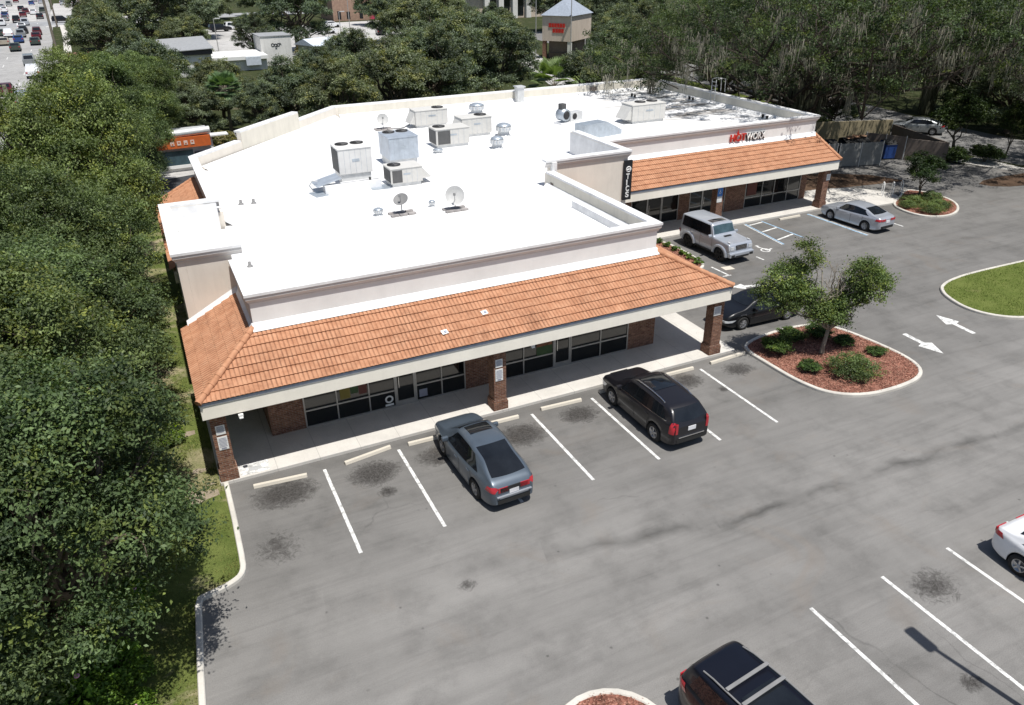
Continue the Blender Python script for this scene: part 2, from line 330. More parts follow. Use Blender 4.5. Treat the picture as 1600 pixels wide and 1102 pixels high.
# ------------------------------------------------------------------ mesh helpers
class MB:
    def __init__(s): s.v = []; s.f = []; s.mi = []; s.sm = []
    def add(s, verts, faces, mi=0, smooth=False):
        o = len(s.v); s.v += [tuple(map(float, p)) for p in verts]
        for f in faces: s.f.append([i+o for i in f]); s.mi.append(mi); s.sm.append(smooth)
        return s
    def box(s, x0, x1, y0, y1, z0, z1, mi=0):
        v = [(x0,y0,z0),(x1,y0,z0),(x1,y1,z0),(x0,y1,z0),(x0,y0,z1),(x1,y0,z1),(x1,y1,z1),(x0,y1,z1)]
        return s.add(v, [(0,3,2,1),(4,5,6,7),(0,1,5,4),(1,2,6,5),(2,3,7,6),(3,0,4,7)], mi)
    def obox(s, c, size, rz=0, mi=0, ry=0, rx=0):
        R = Matrix.Rotation(rz, 3, 'Z') @ Matrix.Rotation(ry, 3, 'Y') @ Matrix.Rotation(rx, 3, 'X')
        v = []
        for dz in (-.5, .5):
            for dx, dy in ((-.5,-.5),(.5,-.5),(.5,.5),(-.5,.5)):
                p = R @ Vector((dx*size[0], dy*size[1], dz*size[2])) + Vector(c); v.append(p[:])
        return s.add(v, [(0,3,2,1),(4,5,6,7),(0,1,5,4),(1,2,6,5),(2,3,7,6),(3,0,4,7)], mi)
    def tube(s, pts, rad, n=8, mi=0, smooth=True, cap=True):
        pts = [Vector(p) for p in pts]; rad = rad if isinstance(rad, (list, tuple)) else [rad]*len(pts)
        V = []; F = []
        for i, p in enumerate(pts):
            d = (pts[min(i+1, len(pts)-1)] - pts[max(i-1, 0)]).normalized()
            a = d.orthogonal().normalized() if i == 0 else (a - d*a.dot(d)).normalized()
            b = d.cross(a)
            for k in range(n):
                th = 2*PI*k/n; V.append((p + (a*math.cos(th) + b*math.sin(th))*rad[i])[:])
        for i in range(len(pts)-1):
            for k in range(n):
                F.append((i*n+k, i*n+(k+1) % n, (i+1)*n+(k+1) % n, (i+1)*n+k))
        s.add(V, F, mi, smooth)
        if cap:
            s.add([V[k] for k in range(n)], [tuple(reversed(range(n)))], mi); s.add([V[-n+k] for k in range(n)], [tuple(range(n))], mi)
        return s
    def lathe(s, c, prof, n=20, mi=0, smooth=True, axis='Z'):
        V = []; F = []
        for (r, h) in prof:
            for k in range(n):
                th = 2*PI*k/n; x, y = r*math.cos(th), r*math.sin(th)
                p = (x, y, h) if axis == 'Z' else ((x, h, y) if axis == 'Y' else (h, x, y))
                V.append((p[0]+c[0], p[1]+c[1], p[2]+c[2]))
        for i in range(len(prof)-1):
            for k in range(n):
                F.append((i*n+k, i*n+(k+1) % n, (i+1)*n+(k+1) % n, (i+1)*n+k))
        return s.add(V, F, mi, smooth)
    def prism(s, poly, z0, z1, mi=0, bottom=True):
        n = len(poly)
        v = [(x, y, z0) for x, y in poly] + [(x, y, z1) for x, y in poly]
        f = [tuple(range(n, 2*n))] + ([tuple(reversed(range(n)))] if bottom else []) + [(i, (i+1) % n, n+(i+1) % n, n+i) for i in range(n)]
        return s.add(v, f, mi)
    def sheet(s, poly, z, mi=0): return s.add([(x, y, z) for x, y in poly], [tuple(range(len(poly)))], mi)
    def build(s, name, mats, parent=None, loc=None, bevel=0, recalc=True):
        me = bpy.data.meshes.new(name); me.from_pydata(s.v, [], s.f); me.update()
        me.polygons.foreach_set('material_index', s.mi); me.polygons.foreach_set('use_smooth', s.sm)
        for m in (mats if isinstance(mats, (list, tuple)) else [mats]): me.materials.append(M[m] if isinstance(m, str) else m)
        if recalc:
            bm = bmesh.new(); bm.from_mesh(me); bmesh.ops.recalc_face_normals(bm, faces=bm.faces); bm.to_mesh(me); bm.free()
        uv_box(me)
        o = bpy.data.objects.new(name, me); COL.objects.link(o)
        if parent: o.parent = parent
        if loc: o.location = loc
        if bevel:
            md = o.modifiers.new('bevel', 'BEVEL'); md.width = bevel; md.segments = 2; md.limit_method = 'ANGLE'; md.angle_limit = math.radians(40)
        return o

    def islands(s):
        par = list(range(len(s.v)))
        def find(a):
            while par[a] != a: par[a] = par[par[a]]; a = par[a]
            return a
        for f in s.f:
            r = find(f[0])
            for i in f[1:]: par[find(i)] = r
        g = {}
        for k, f in enumerate(s.f): g.setdefault(find(f[0]), []).append(k)
        gs = [[ks, np.array([s.v[i] for k in ks for i in s.f[k]])] for ks in g.values()]
        gs = [[ks, p.min(0)-.012, p.max(0)+.012] for ks, p in gs]
        merged = True
        while merged:
            merged = False
            for i in range(len(gs)):
                for j in range(i+1, len(gs)):
                    if np.all(gs[i][1] <= gs[j][2]) and np.all(gs[j][1] <= gs[i][2]):
                        gs[i] = [gs[i][0]+gs[j][0], np.minimum(gs[i][1], gs[j][1]), np.maximum(gs[i][2], gs[j][2])]; gs.pop(j); merged = True; break
                if merged: break
        out = []
        for ks, _, _ in gs:
            m = MB(); mp = {}
            for k in sorted(ks):
                ff = []
                for i in s.f[k]:
                    if i not in mp: mp[i] = len(m.v); m.v.append(s.v[i])
                    ff.append(mp[i])
                m.f.append(ff); m.mi.append(s.mi[k]); m.sm.append(s.sm[k])
            out.append(m)
        return out

def uv_box(me):
    uv = me.uv_layers.new(name='UVMap')
    n = len(me.loops); co = np.zeros(len(me.vertices)*3); me.vertices.foreach_get('co', co); co = co.reshape(-1, 3)
    vi = np.zeros(n, int); me.loops.foreach_get('vertex_index', vi)
    pn = np.zeros(len(me.polygons)*3); me.polygons.foreach_get('normal', pn); pn = np.abs(pn.reshape(-1, 3))
    tot = np.zeros(len(me.polygons), int); me.polygons.foreach_get('loop_total', tot)
    pn = np.repeat(pn, tot, 0); c = co[vi]; out = np.zeros((n, 2))
    zx = pn[:, 2] > .8; yx = (~zx) & (pn[:, 1] >= pn[:, 0]); xx = (~zx) & (~yx)
    out[zx] = c[zx][:, :2]; out[yx] = c[yx][:, [0, 2]]; out[xx] = c[xx][:, [1, 2]]
    uv.data.foreach_set('uv', out.ravel())

def tag(o, label, cat, group=None):
    o['label'] = label; o['category'] = cat
    if group: o['group'] = group
    return o
def struct(o): o['kind'] = 'structure'; return o
def stuff(o): o['kind'] = 'stuff'; return o
def empty(name, loc, rz=0, label='', cat='', group=None):
    o = bpy.data.objects.new(name, None); COL.objects.link(o); o.location = loc; o.rotation_euler = (0, 0, rz); o.empty_display_size = .3
    return tag(o, label, cat, group)
def dup(root, loc, rz=0, label=None, group=None, scale=None, swap=None):
    r = root.copy(); COL.objects.link(r); r.location = loc; r.rotation_euler = (0, 0, rz)
    if scale: r.scale = scale if isinstance(scale, tuple) else (scale,)*3
    if label: r['label'] = label
    if group: r['group'] = group
    def kids(a, b):
        for ch in list(a.children):
            c = ch.copy(); COL.objects.link(c); c.parent = b
            if swap:
                for sl in c.material_slots:
                    if sl.material and sl.material.name in swap:
                        new = swap[sl.material.name]; sl.link = 'OBJECT'; sl.material = new
            kids(ch, c)
    kids(root, r)
    return r

def text_mesh(txt, size, depth=.03, bold=.0):
    cu = bpy.data.curves.new('lettering', 'FONT'); cu.body = txt; cu.size = size; cu.extrude = depth; cu.offset = bold; cu.align_x = 'LEFT'
    o = bpy.data.objects.new('lettering', cu); COL.objects.link(o)
    dg = bpy.context.evaluated_depsgraph_get(); dg.update()
    me = bpy.data.meshes.new_from_object(o.evaluated_get(dg)); bpy.data.objects.remove(o); bpy.data.curves.remove(cu)
    return me
def text_obj(name, txt, size, loc, mat, parent=None, width=None, depth=.03, bold=0.0, rot=(PI/2, 0, 0)):
    me = text_mesh(txt, size, depth, bold); me.materials.clear(); me.materials.append(M[mat])
    o = bpy.data.objects.new(name, me); COL.objects.link(o); o.location = loc; o.rotation_euler = rot
    if parent: o.parent = parent
    xs = [v.co.x for v in me.vertices]
    if width: o.scale = (width/(max(xs)-min(xs)), 1, 1)
    return o
def smooth_closed(pts, k=2):
    for _ in range(k):
        q = []
        for i in range(len(pts)):
            a, b = pts[i], pts[(i+1) % len(pts)]
            q += [(a[0]*.75+b[0]*.25, a[1]*.75+b[1]*.25), (a[0]*.25+b[0]*.75, a[1]*.25+b[1]*.75)]
        pts = q
    return pts
def smooth_open(pts, k=2):
    for _ in range(k):
        q = [pts[0]]
        for i in range(len(pts)-1):
            a, b = pts[i], pts[i+1]
            q += [(a[0]*.75+b[0]*.25, a[1]*.75+b[1]*.25), (a[0]*.25+b[0]*.75, a[1]*.25+b[1]*.75)]
        pts = q + [pts[-1]]
    return pts
def ribbon(path, w, closed=False):
    """left and right offsets of a 2-D path"""
    n = len(path); L = []; R = []
    for i in range(n):
        a = path[(i-1) % n] if closed or i > 0 else path[i]; b = path[(i+1) % n] if closed or i < n-1 else path[i]
        d = Vector((b[0]-a[0], b[1]-a[1])); d = d.normalized() if d.length > 0 else Vector((1, 0)); nn = Vector((-d.y, d.x))
        L.append((path[i][0]+nn.x*w/2, path[i][1]+nn.y*w/2)); R.append((path[i][0]-nn.x*w/2, path[i][1]-nn.y*w/2))
    return L, R
def kerb(name, path, closed=False, w=.17, h=.13):
    L, R = ribbon(path, w, closed); n = len(path); b = MB(); V = []; F = []
    L2, R2 = ribbon(path, w*.72, closed)
    for i in range(n):
        V += [(*L[i], -.02), (*L[i], h-.03), (*L2[i], h), (*R2[i], h), (*R[i], h-.03), (*R[i], -.02)]
    for i in range(n if closed else n-1):
        j = (i+1) % n
        for k in range(5): F.append((i*6+k, i*6+k+1, j*6+k+1, j*6+k))
    if not closed: F += [tuple(range(6)), tuple((n-1)*6+k for k in reversed(range(6)))]
    b.add(V, F); return struct(b.build(name, 'kerb'))
def strip_sheet(name, path, w, z, mat):
    L, R = ribbon(path, w); b = MB(); n = len(path)
    b.add([(*p, z) for p in L] + [(*p, z) for p in R], [(i, i+1, n+i+1, n+i) for i in range(n-1)])
    return struct(b.build(name, mat))
# ------------------------------------------------------------------ foliage
def poly_mesh(name, V, nper, cols=None, mat=None, smooth=False):
    """V: (N, nper, 3) loose polygons"""
    N = V.shape[0]; me = bpy.data.meshes.new(name)
    me.vertices.add(N*nper); me.vertices.foreach_set('co', V.reshape(-1).astype(np.float32))
    me.loops.add(N*nper); me.loops.foreach_set('vertex_index', np.arange(N*nper, dtype=np.int32))
    me.polygons.add(N); me.polygons.foreach_set('loop_start', np.arange(0, N*nper, nper, dtype=np.int32))
    try: me.polygons.foreach_set('loop_total', np.full(N, nper, dtype=np.int32))
    except Exception: pass
    me.update(calc_edges=True)
    if cols is not None:
        at = me.attributes.new('col', 'FLOAT_COLOR', 'POINT')
        c4 = np.ones((N, nper, 4), np.float32); c4[:, :, :3] = cols[:, None, :]
        at.data.foreach_set('color', c4.ravel())
    if mat: me.materials.append(M[mat])
    return me
def unit(a): return a/np.maximum(np.linalg.norm(a, axis=1, keepdims=True), 1e-9)
def leaf_verts(C, size, rng, up=.55, aspect=.5, out=None):
    N = len(C); n = rng.normal(size=(N, 3)); n[:, 2] = np.abs(n[:, 2])*.7 + up
    if out is not None: n += out*.5
    n = unit(n); a = unit(np.cross(n, rng.normal(size=(N, 3)))); b = np.cross(n, a)
    s = (size*rng.uniform(.65, 1.3, N))[:, None]
    a = a*s*.5; b = b*s*.5*aspect
    sag = n*s*.08
    return np.stack([C+a-sag, C+b+sag, C-a-sag, C-b+sag], 1)
def crown_points(lobes, nleaf, clump_r, rng, dark=(.030, .050, .014), light=(.105, .135, .035), leaf_per=70, low=-.45, yellow=.15):
    A = np.array([l[3]**2 for l in lobes]); A = A/A.sum(); P = []; Cc = []; O = []
    for (x, y, z, r), w in zip(lobes, A):
        nc = max(3, int(nleaf*w/leaf_per))
        d = unit(rng.normal(size=(nc*2, 3))); d = d[d[:, 2] > low][:nc]
        pos = np.array([x, y, z]) + d*r*rng.uniform(.62, 1.12, len(d))[:, None]*np.array([1, 1, .82])
        k = np.clip(rng.normal(.40, .32, len(d)), 0, 1.25); yl = rng.random(len(d)) < yellow
        lb = rng.uniform(.68, 1.32)
        for i in range(len(d)):
            m = int(leaf_per*rng.uniform(.6, 1.4)); cr = clump_r*rng.uniform(.6, 1.35)
            q = rng.normal(size=(m, 3))*np.array([cr, cr, cr*.6])*.62 + pos[i]
            c = np.array(dark)+(np.array(light)-np.array(dark))*np.clip(k[i]+rng.normal(0, .22, m), 0, 1.25)[:, None]
            if yl[i]: c = c*np.array([1.35, 1.18, .8])
            P.append(q); Cc.append(c*lb); O.append(np.repeat(d[i:i+1], m, 0))
    return np.concatenate(P), np.concatenate(Cc), np.concatenate(O)
def limb(b, p0, p1, r0, r1, rng, n=5, wob=.12, sides=7):
    p0 = np.array(p0, float); p1 = np.array(p1, float); L = np.linalg.norm(p1-p0); pts = []; rr = []
    for i in range(n+1):
        t = i/n; p = p0+(p1-p0)*t
        if 0 < i < n: p = p + rng.normal(size=3)*L*wob*.5*math.sin(PI*t)
        pts.append(p); rr.append(r0+(r1-r0)*t)
    b.tube(pts, rr, sides, cap=False); return pts
def oak_lobes(R, H, zlow, rng, n=17, rl=(.23, .37)):
    L = []
    for i in range(n):
        th = i*2.39996+rng.uniform(-.35, .35); rad = R*math.sqrt((i+.4)/n)*.84*rng.uniform(.88, 1.08)
        r = R*rng.uniform(*rl); zc = zlow+(H-zlow)*(1-.62*(rad/R)**2)-r*.85+rng.uniform(-.12, .10)*(H-zlow)
        L.append((rad*math.cos(th), rad*math.sin(th), max(zc, zlow+r*.6), r))
    for i in range(6):
        th = i*1.05+rng.uniform(-.3, .3); r = R*rng.uniform(.22, .32); L.append((R*.66*math.cos(th), R*.66*math.sin(th), zlow+r*.7+rng.uniform(0, .18)*(H-zlow), r))
    return L
def make_tree(name, label, cat, lobes,  nleaf, leaf, clump_r, seed, trunk_r=.3, fork=2.2, mat='leaf', bark='bark', group=None, twigs=5, leaf_per=70, aspect=.5, moss=0, base=(0, 0), limb_k=1.0, low=-.45, dark=None, light=None, moss_len=(.6, 2.0), yellow=.15):
    rng = np.random.default_rng(seed)
    root = empty(name, (0, 0, 0), 0, label, cat, group)
    kw = {}
    if dark: kw['dark'] = dark
    if light: kw['light'] = light
    P, C, O = crown_points(lobes, nleaf, clump_r, rng, leaf_per=leaf_per, low=low, yellow=yellow, **kw)
    me = poly_mesh('crown', leaf_verts(P, leaf, rng, out=O, aspect=aspect), 4, C, mat)
    o = bpy.data.objects.new('crown', me); COL.objects.link(o); o.parent = root
    b = MB(); f = (base[0]+rng.uniform(-.2, .2), base[1]+rng.uniform(-.2, .2), fork)
    b.tube([(base[0], base[1], -.05), (base[0]*1.0, base[1], .35), (base[0]*.5+f[0]*.5, base[1]*.5+f[1]*.5, fork*.6), f], [trunk_r*1.5, trunk_r*1.08, trunk_r, trunk_r*.95], 10, cap=False)
    for (x, y, z, r) in lobes:
        pts = limb(b, f, (x, y, z-r*.15), trunk_r*limb_k*rng.uniform(.42, .62), trunk_r*limb_k*.16, rng, 6, .16)
        for k in range(twigs):
            d = rng.normal(size=3); d[2] = abs(d[2])*.6+.1; d /= np.linalg.norm(d)
            s = pts[rng.integers(3, 7)]
            limb(b, s, np.array([x, y, z])+d*r*rng.uniform(.8, 1.08), trunk_r*.12, trunk_r*.03, rng, 4, .2, 5)
    b.build('trunk', bark, root, recalc=False)
    if moss:
        Q = []; K = []
        for (x, y, z, r) in lobes:
            nb = max(2, int(moss*r*r))
            for i in range(nb):
                th = rng.uniform(0, 2*PI); rr = r*rng.uniform(.3, 1.0)
                p0 = np.array([x+rr*math.cos(th), y+rr*math.sin(th), z-r*.2+rng.uniform(-.5, .5)*r])
                m = rng.integers(28, 60); ln = rng.uniform(*moss_len); cs = rng.uniform(.15, .45); gcol = rng.uniform(.75, 1.25)
                for j in range(m):
                    e = rng.normal(size=3); q = p0+e*np.array([cs, cs, .25]); l = ln*rng.uniform(.25, 1.1)*math.exp(-.35*(e[0]**2+e[1]**2)); w = rng.uniform(.012, .038)
                    a = rng.uniform(0, PI); dx, dy = math.cos(a)*w, math.sin(a)*w; sx, sy = rng.normal(size=2)*.08*l
                    Q.append([[q[0]-dx, q[1]-dy, q[2]], [q[0]+dx, q[1]+dy, q[2]], [q[0]+sx+dx*.9, q[1]+sy+dy*.9, q[2]-l*.55], [q[0]+sx*1.6, q[1]+sy*1.6, q[2]-l]])
                    K.append(np.array([.235, .225, .175])*gcol*rng.uniform(.75, 1.25))
        me = poly_mesh('hanging_moss', np.array(Q), 4, np.array(K), 'moss'); mo = bpy.data.objects.new('hanging_moss', me); COL.objects.link(mo); mo.parent = root; stuff(mo)
    return root
def make_shrub(name, label, cat, R, H, nleaf, leaf, seed, mat='leaf', group=None, dark=None, light=None, flat=.8, n=7):
    rng = np.random.default_rng(seed); root = empty(name, (0, 0, 0), 0, label, cat, group)
    lobes = [(0, 0, H*.5, R*.7)] + [(R*.5*math.cos(2*PI*i/n+rng.uniform(-.3, .3)), R*.5*math.sin(2*PI*i/n), H*rng.uniform(.35, .6), R*rng.uniform(.38, .52)) for i in range(n)]
    kw = {}
    if dark: kw['dark'] = dark
    if light: kw['light'] = light
    P, C, O = crown_points(lobes, nleaf, R*.13, rng, leaf_per=30, low=-.3, **kw)
    P[:, 2] = np.clip(P[:, 2]*flat, .02, None)
    me = poly_mesh('foliage', leaf_verts(P, leaf, rng, out=O), 4, C, mat); o = bpy.data.objects.new('foliage', me); COL.objects.link(o); o.parent = root
    b = MB()
    for i in range(7):
        th = rng.uniform(0, 2*PI); limb(b, (rng.uniform(-.05, .05), rng.uniform(-.05, .05), -.03), (R*.55*math.cos(th), R*.55*math.sin(th), H*.6), .03, .01, rng, 3, .15, 5)
    b.build('stem', 'bark', root, recalc=False)
    return root
def make_palm(name, label, H, R, seed, nf=26, group=None):
    rng = np.random.default_rng(seed); root = empty(name, (0, 0, 0), 0, label, 'palm tree', group)
    Q = []; K = []
    for i in range(nf):
        th = 2.4*i; el = 1.25-1.7*(i/nf); d = np.array([math.cos(th)*math.cos(el), math.sin(th)*math.cos(el), math.sin(el)])
        side = np.array([-math.sin(th), math.cos(th), 0]); ctr = np.array([0, 0, H])+d*R*.5
        for k in range(22):   # fan leaf
            a = (k/21-.5)*2.5; l = R*.62*(1-.25*abs(a)/1.25); dd = d*math.cos(a)+side*math.sin(a); dd = dd/np.linalg.norm(dd); w = np.cross(dd, np.cross(d, side)); w = w/np.linalg.norm(w)*.05*R*.6
            mid = ctr+dd*l*.6; tip = ctr+dd*l-np.array([0, 0, .14*l])
            Q.append([ctr, mid+w, tip, mid-w]); K.append(np.array([.13, .18, .075])*rng.uniform(.7, 1.4))
    me = poly_mesh('crown', np.array(Q), 4, np.array(K), 'leaf_far'); o = bpy.data.objects.new('crown', me); COL.objects.link(o); o.parent = root
    b = MB(); b.tube([(0, 0, -.05), (.05, 0, H*.5), (0, 0, H+.1)], [.2, .16, .15], 8, cap=False)
    for i in range(nf):
        th = 2.4*i; el = 1.25-1.7*(i/nf); b.tube([(0, 0, H), (math.cos(th)*math.cos(el)*R*.5, math.sin(th)*math.cos(el)*R*.5, H+math.sin(el)*R*.5)], [.03, .015], 4, cap=False)
    b.build('trunk', 'pale_bark', root, recalc=False); return root

# ------------------------------------------------------------------ cars
def prof(pts, sig):
    xs = np.array([p[0] for p in pts]); zs = np.array([p[1] for p in pts]); g = np.linspace(xs[0], xs[-1], 601); z = np.interp(g, xs, zs)
    k = max(1, int(sig/(g[1]-g[0]))); ker = np.exp(-.5*(np.arange(-3*k, 3*k+1)/k)**2); ker /= ker.sum()
    zp = np.pad(z, 3*k, mode='edge'); zs2 = np.convolve(zp, ker, 'valid')
    return lambda x: float(np.interp(x, g, zs2))
class Shell:
    def __init__(s, sp):
        s.sp = sp; L, W = sp['L'], sp['W']; s.L, s.W = L, W
        s.top = prof(sp['top'], sp.get('sig', .10)); s.belt0 = prof(sp['belt'], .15); s.box = sp.get('box', False)
        s.wr = sp.get('wr', .72); s.nose = sp.get('nose', 3.2); s.end = sp.get('end', .16)
    def width(s, x):
        t = abs(x)/(s.L/2); e = s.nose if x > 0 else s.nose+.8
        return s.W/2*(1-s.end*t**e)*(1-(.10 if not s.box else .03)*max(0, (t-.93)/.07)**2)
    def zb(s, x):
        t = abs(x)/(s.L/2); g = s.sp.get('clear', .22); return g + .14*max(0, (t-.82)/.18)**1.5
    def arch(s, x):
        r = s.sp['wrad']*1.17; za = s.zb(x)+.03
        for xw in s.sp['axle']:
            d = abs(x-xw)
            if d < r: za = max(za, s.sp['wrad']+math.sqrt(r*r-d*d)*.98)
        return za
    def section(s, x):
        w = s.width(x); zb = s.zb(x); za = s.arch(x); zt = s.top(x); bl = min(s.belt0(x), zt-.045); h = zt-bl
        k = min(1, max(0, (h-.05)/.38)); k = k*k*(3-2*k); wr = w*((.88 if not s.box else .95)*(1-k)+s.wr*k)
        za = min(za, bl-.13); mid = za+(bl-za)*.5; sh = .985 if s.box else .94
        P = [(0, zb), (w-.34, zb), (w-.34, za), (w*.965, za), (w*.99, za+.05), (w*1.0, mid), (w*.995, bl-.10), (w*(.99 if s.box else .972), bl-.035), (w*sh, bl)]
        wb = w*sh*(1-.015*k)
        P += [(wb+(wr-wb)*.30*1.0, bl+h*.28), (wb+(wr-wb)*.62, bl+h*.58), (wb+(wr-wb)*.92, bl+h*(.86 if not s.box else .93)), (wr*(.93 if not s.box else .965), bl+h*(.955 if not s.box else .985)), (wr*.80, bl+h*.988), (wr*.45, bl+h*1.0+.012*k), (0, bl+h+.02*k)]
        return P
    def stations(s):
        xs = list(np.linspace(-s.L/2, s.L/2, 84))
        for xw in s.sp['axle']:
            r = s.sp['wrad']*1.17; xs += [xw-r-.003, xw-r+.003, xw+r-.003, xw+r+.003]
        return sorted(xs)
    def side_y(s, x, z):
        P = s.section(x)[4:13]
        zs = [p[1] for p in P]; ys = [p[0] for p in P]; return float(np.interp(z, zs, ys))
    def top_z(s, x, y):
        P = s.section(x)[10:]; ys = [p[0] for p in P][::-1]; zs = [p[1] for p in P][::-1]; return float(np.interp(abs(y), ys, zs))
    def roof_half(s, x): return s.section(x)[12][0]
    def body(s, paintm, parent):
        xs = s.stations(); b = MB(); n = 16; V = []; F = []; MI = []
        for i, x in enumerate(xs):
            P = s.section(x)
            V += [(x, p[0], p[1]) for p in P] + [(x, -p[0], p[1]) for p in P[-2:0:-1]]
        m = n*2-2
        for i in range(len(xs)-1):
            for k in range(m):
                k2 = (k+1) % m; F.append((i*m+k, i*m+k2, (i+1)*m+k2, (i+1)*m+k))
                kk = k if k < n-1 else m-1-k
                MI.append(1 if kk <= 2 else 0)
        b.add(V, F, 0, True); b.mi = MI
        b.add(V[:m], [tuple(range(m))], 0, True); b.add(V[-m:], [tuple(reversed(range(m)))], 0, True)
        o = b.build('body', [paintm, 'trim'], parent); return o
    def side_patch(s, b, x0f, x1f, z0f, z1f, side, off=.012, nz=6, nx=14):
        """x0f,x1f functions of t in 0..1 (bottom to top), z0f,z1f functions of x"""
        V = []; F = []
        for j in range(nz+1):
            t = j/nz
            for i in range(nx+1):
                x = x0f(t)+(x1f(t)-x0f(t))*i/nx; z = z0f(x)+(z1f(x)-z0f(x))*t
                V.append((x, side*(s.side_y(x, z)+off), z))
        for j in range(nz):
            for i in range(nx): F.append((j*(nx+1)+i, j*(nx+1)+i+1, (j+1)*(nx+1)+i+1, (j+1)*(nx+1)+i))
        b.add(V, F, 0, True)
    def top_patch(s, b, xa, xb, wfr, off=.012, nx=14, ny=14, bow=0.0):
        V = []; F = []
        for i in range(nx+1):
            for j in range(ny+1):
                u = j/ny*2-1; x = xa+(xb-xa)*i/nx - bow*u*u
                hw = s.roof_half(x)*wfr if not callable(wfr) else s.roof_half(x)*wfr(i/nx)
                y = u*hw; V.append((x, y, s.top_z(x, y)+off))
        for i in range(nx):
            for j in range(ny): F.append((i*(ny+1)+j, i*(ny+1)+j+1, (i+1)*(ny+1)+j+1, (i+1)*(ny+1)+j))
        b.add(V, F, 0, True)
def wheel(root, x, y, r, w, rim, side, spokes=5):
    wb = MB(); wb.lathe((x, y, r), [(r*.62, -w/2), (r*.93, -w/2), (r, -w*.36), (r, w*.36), (r*.93, w/2), (r*.62, w/2), (r*.62, -w/2)], 28, axis='Y')
    o = wb.build('wheel', 'tyre', root)
    rb = MB(); ys = y+side*w*.40
    rb.lathe((x, ys, r), [(r*.66, 0), (r*.66, side*.02), (r*.57, side*.022), (r*.55, -side*.03), (r*.16, -side*.03)], 28, axis='Y')
    for k in range(spokes):
        a = 2*PI*k/spokes+.3; ca, sa = math.cos(a), math.sin(a)
        rb.obox((x+ca*r*.34, ys+side*.004, r+sa*r*.34), (r*.56, .03, r*.15), 0, 0, -a)
    rb.lathe((x, ys, r), [(r*.15, -.02), (r*.15, side*.02), (0.001, side*.024)], 12, axis='Y')
    rb.build('rim', rim, o)
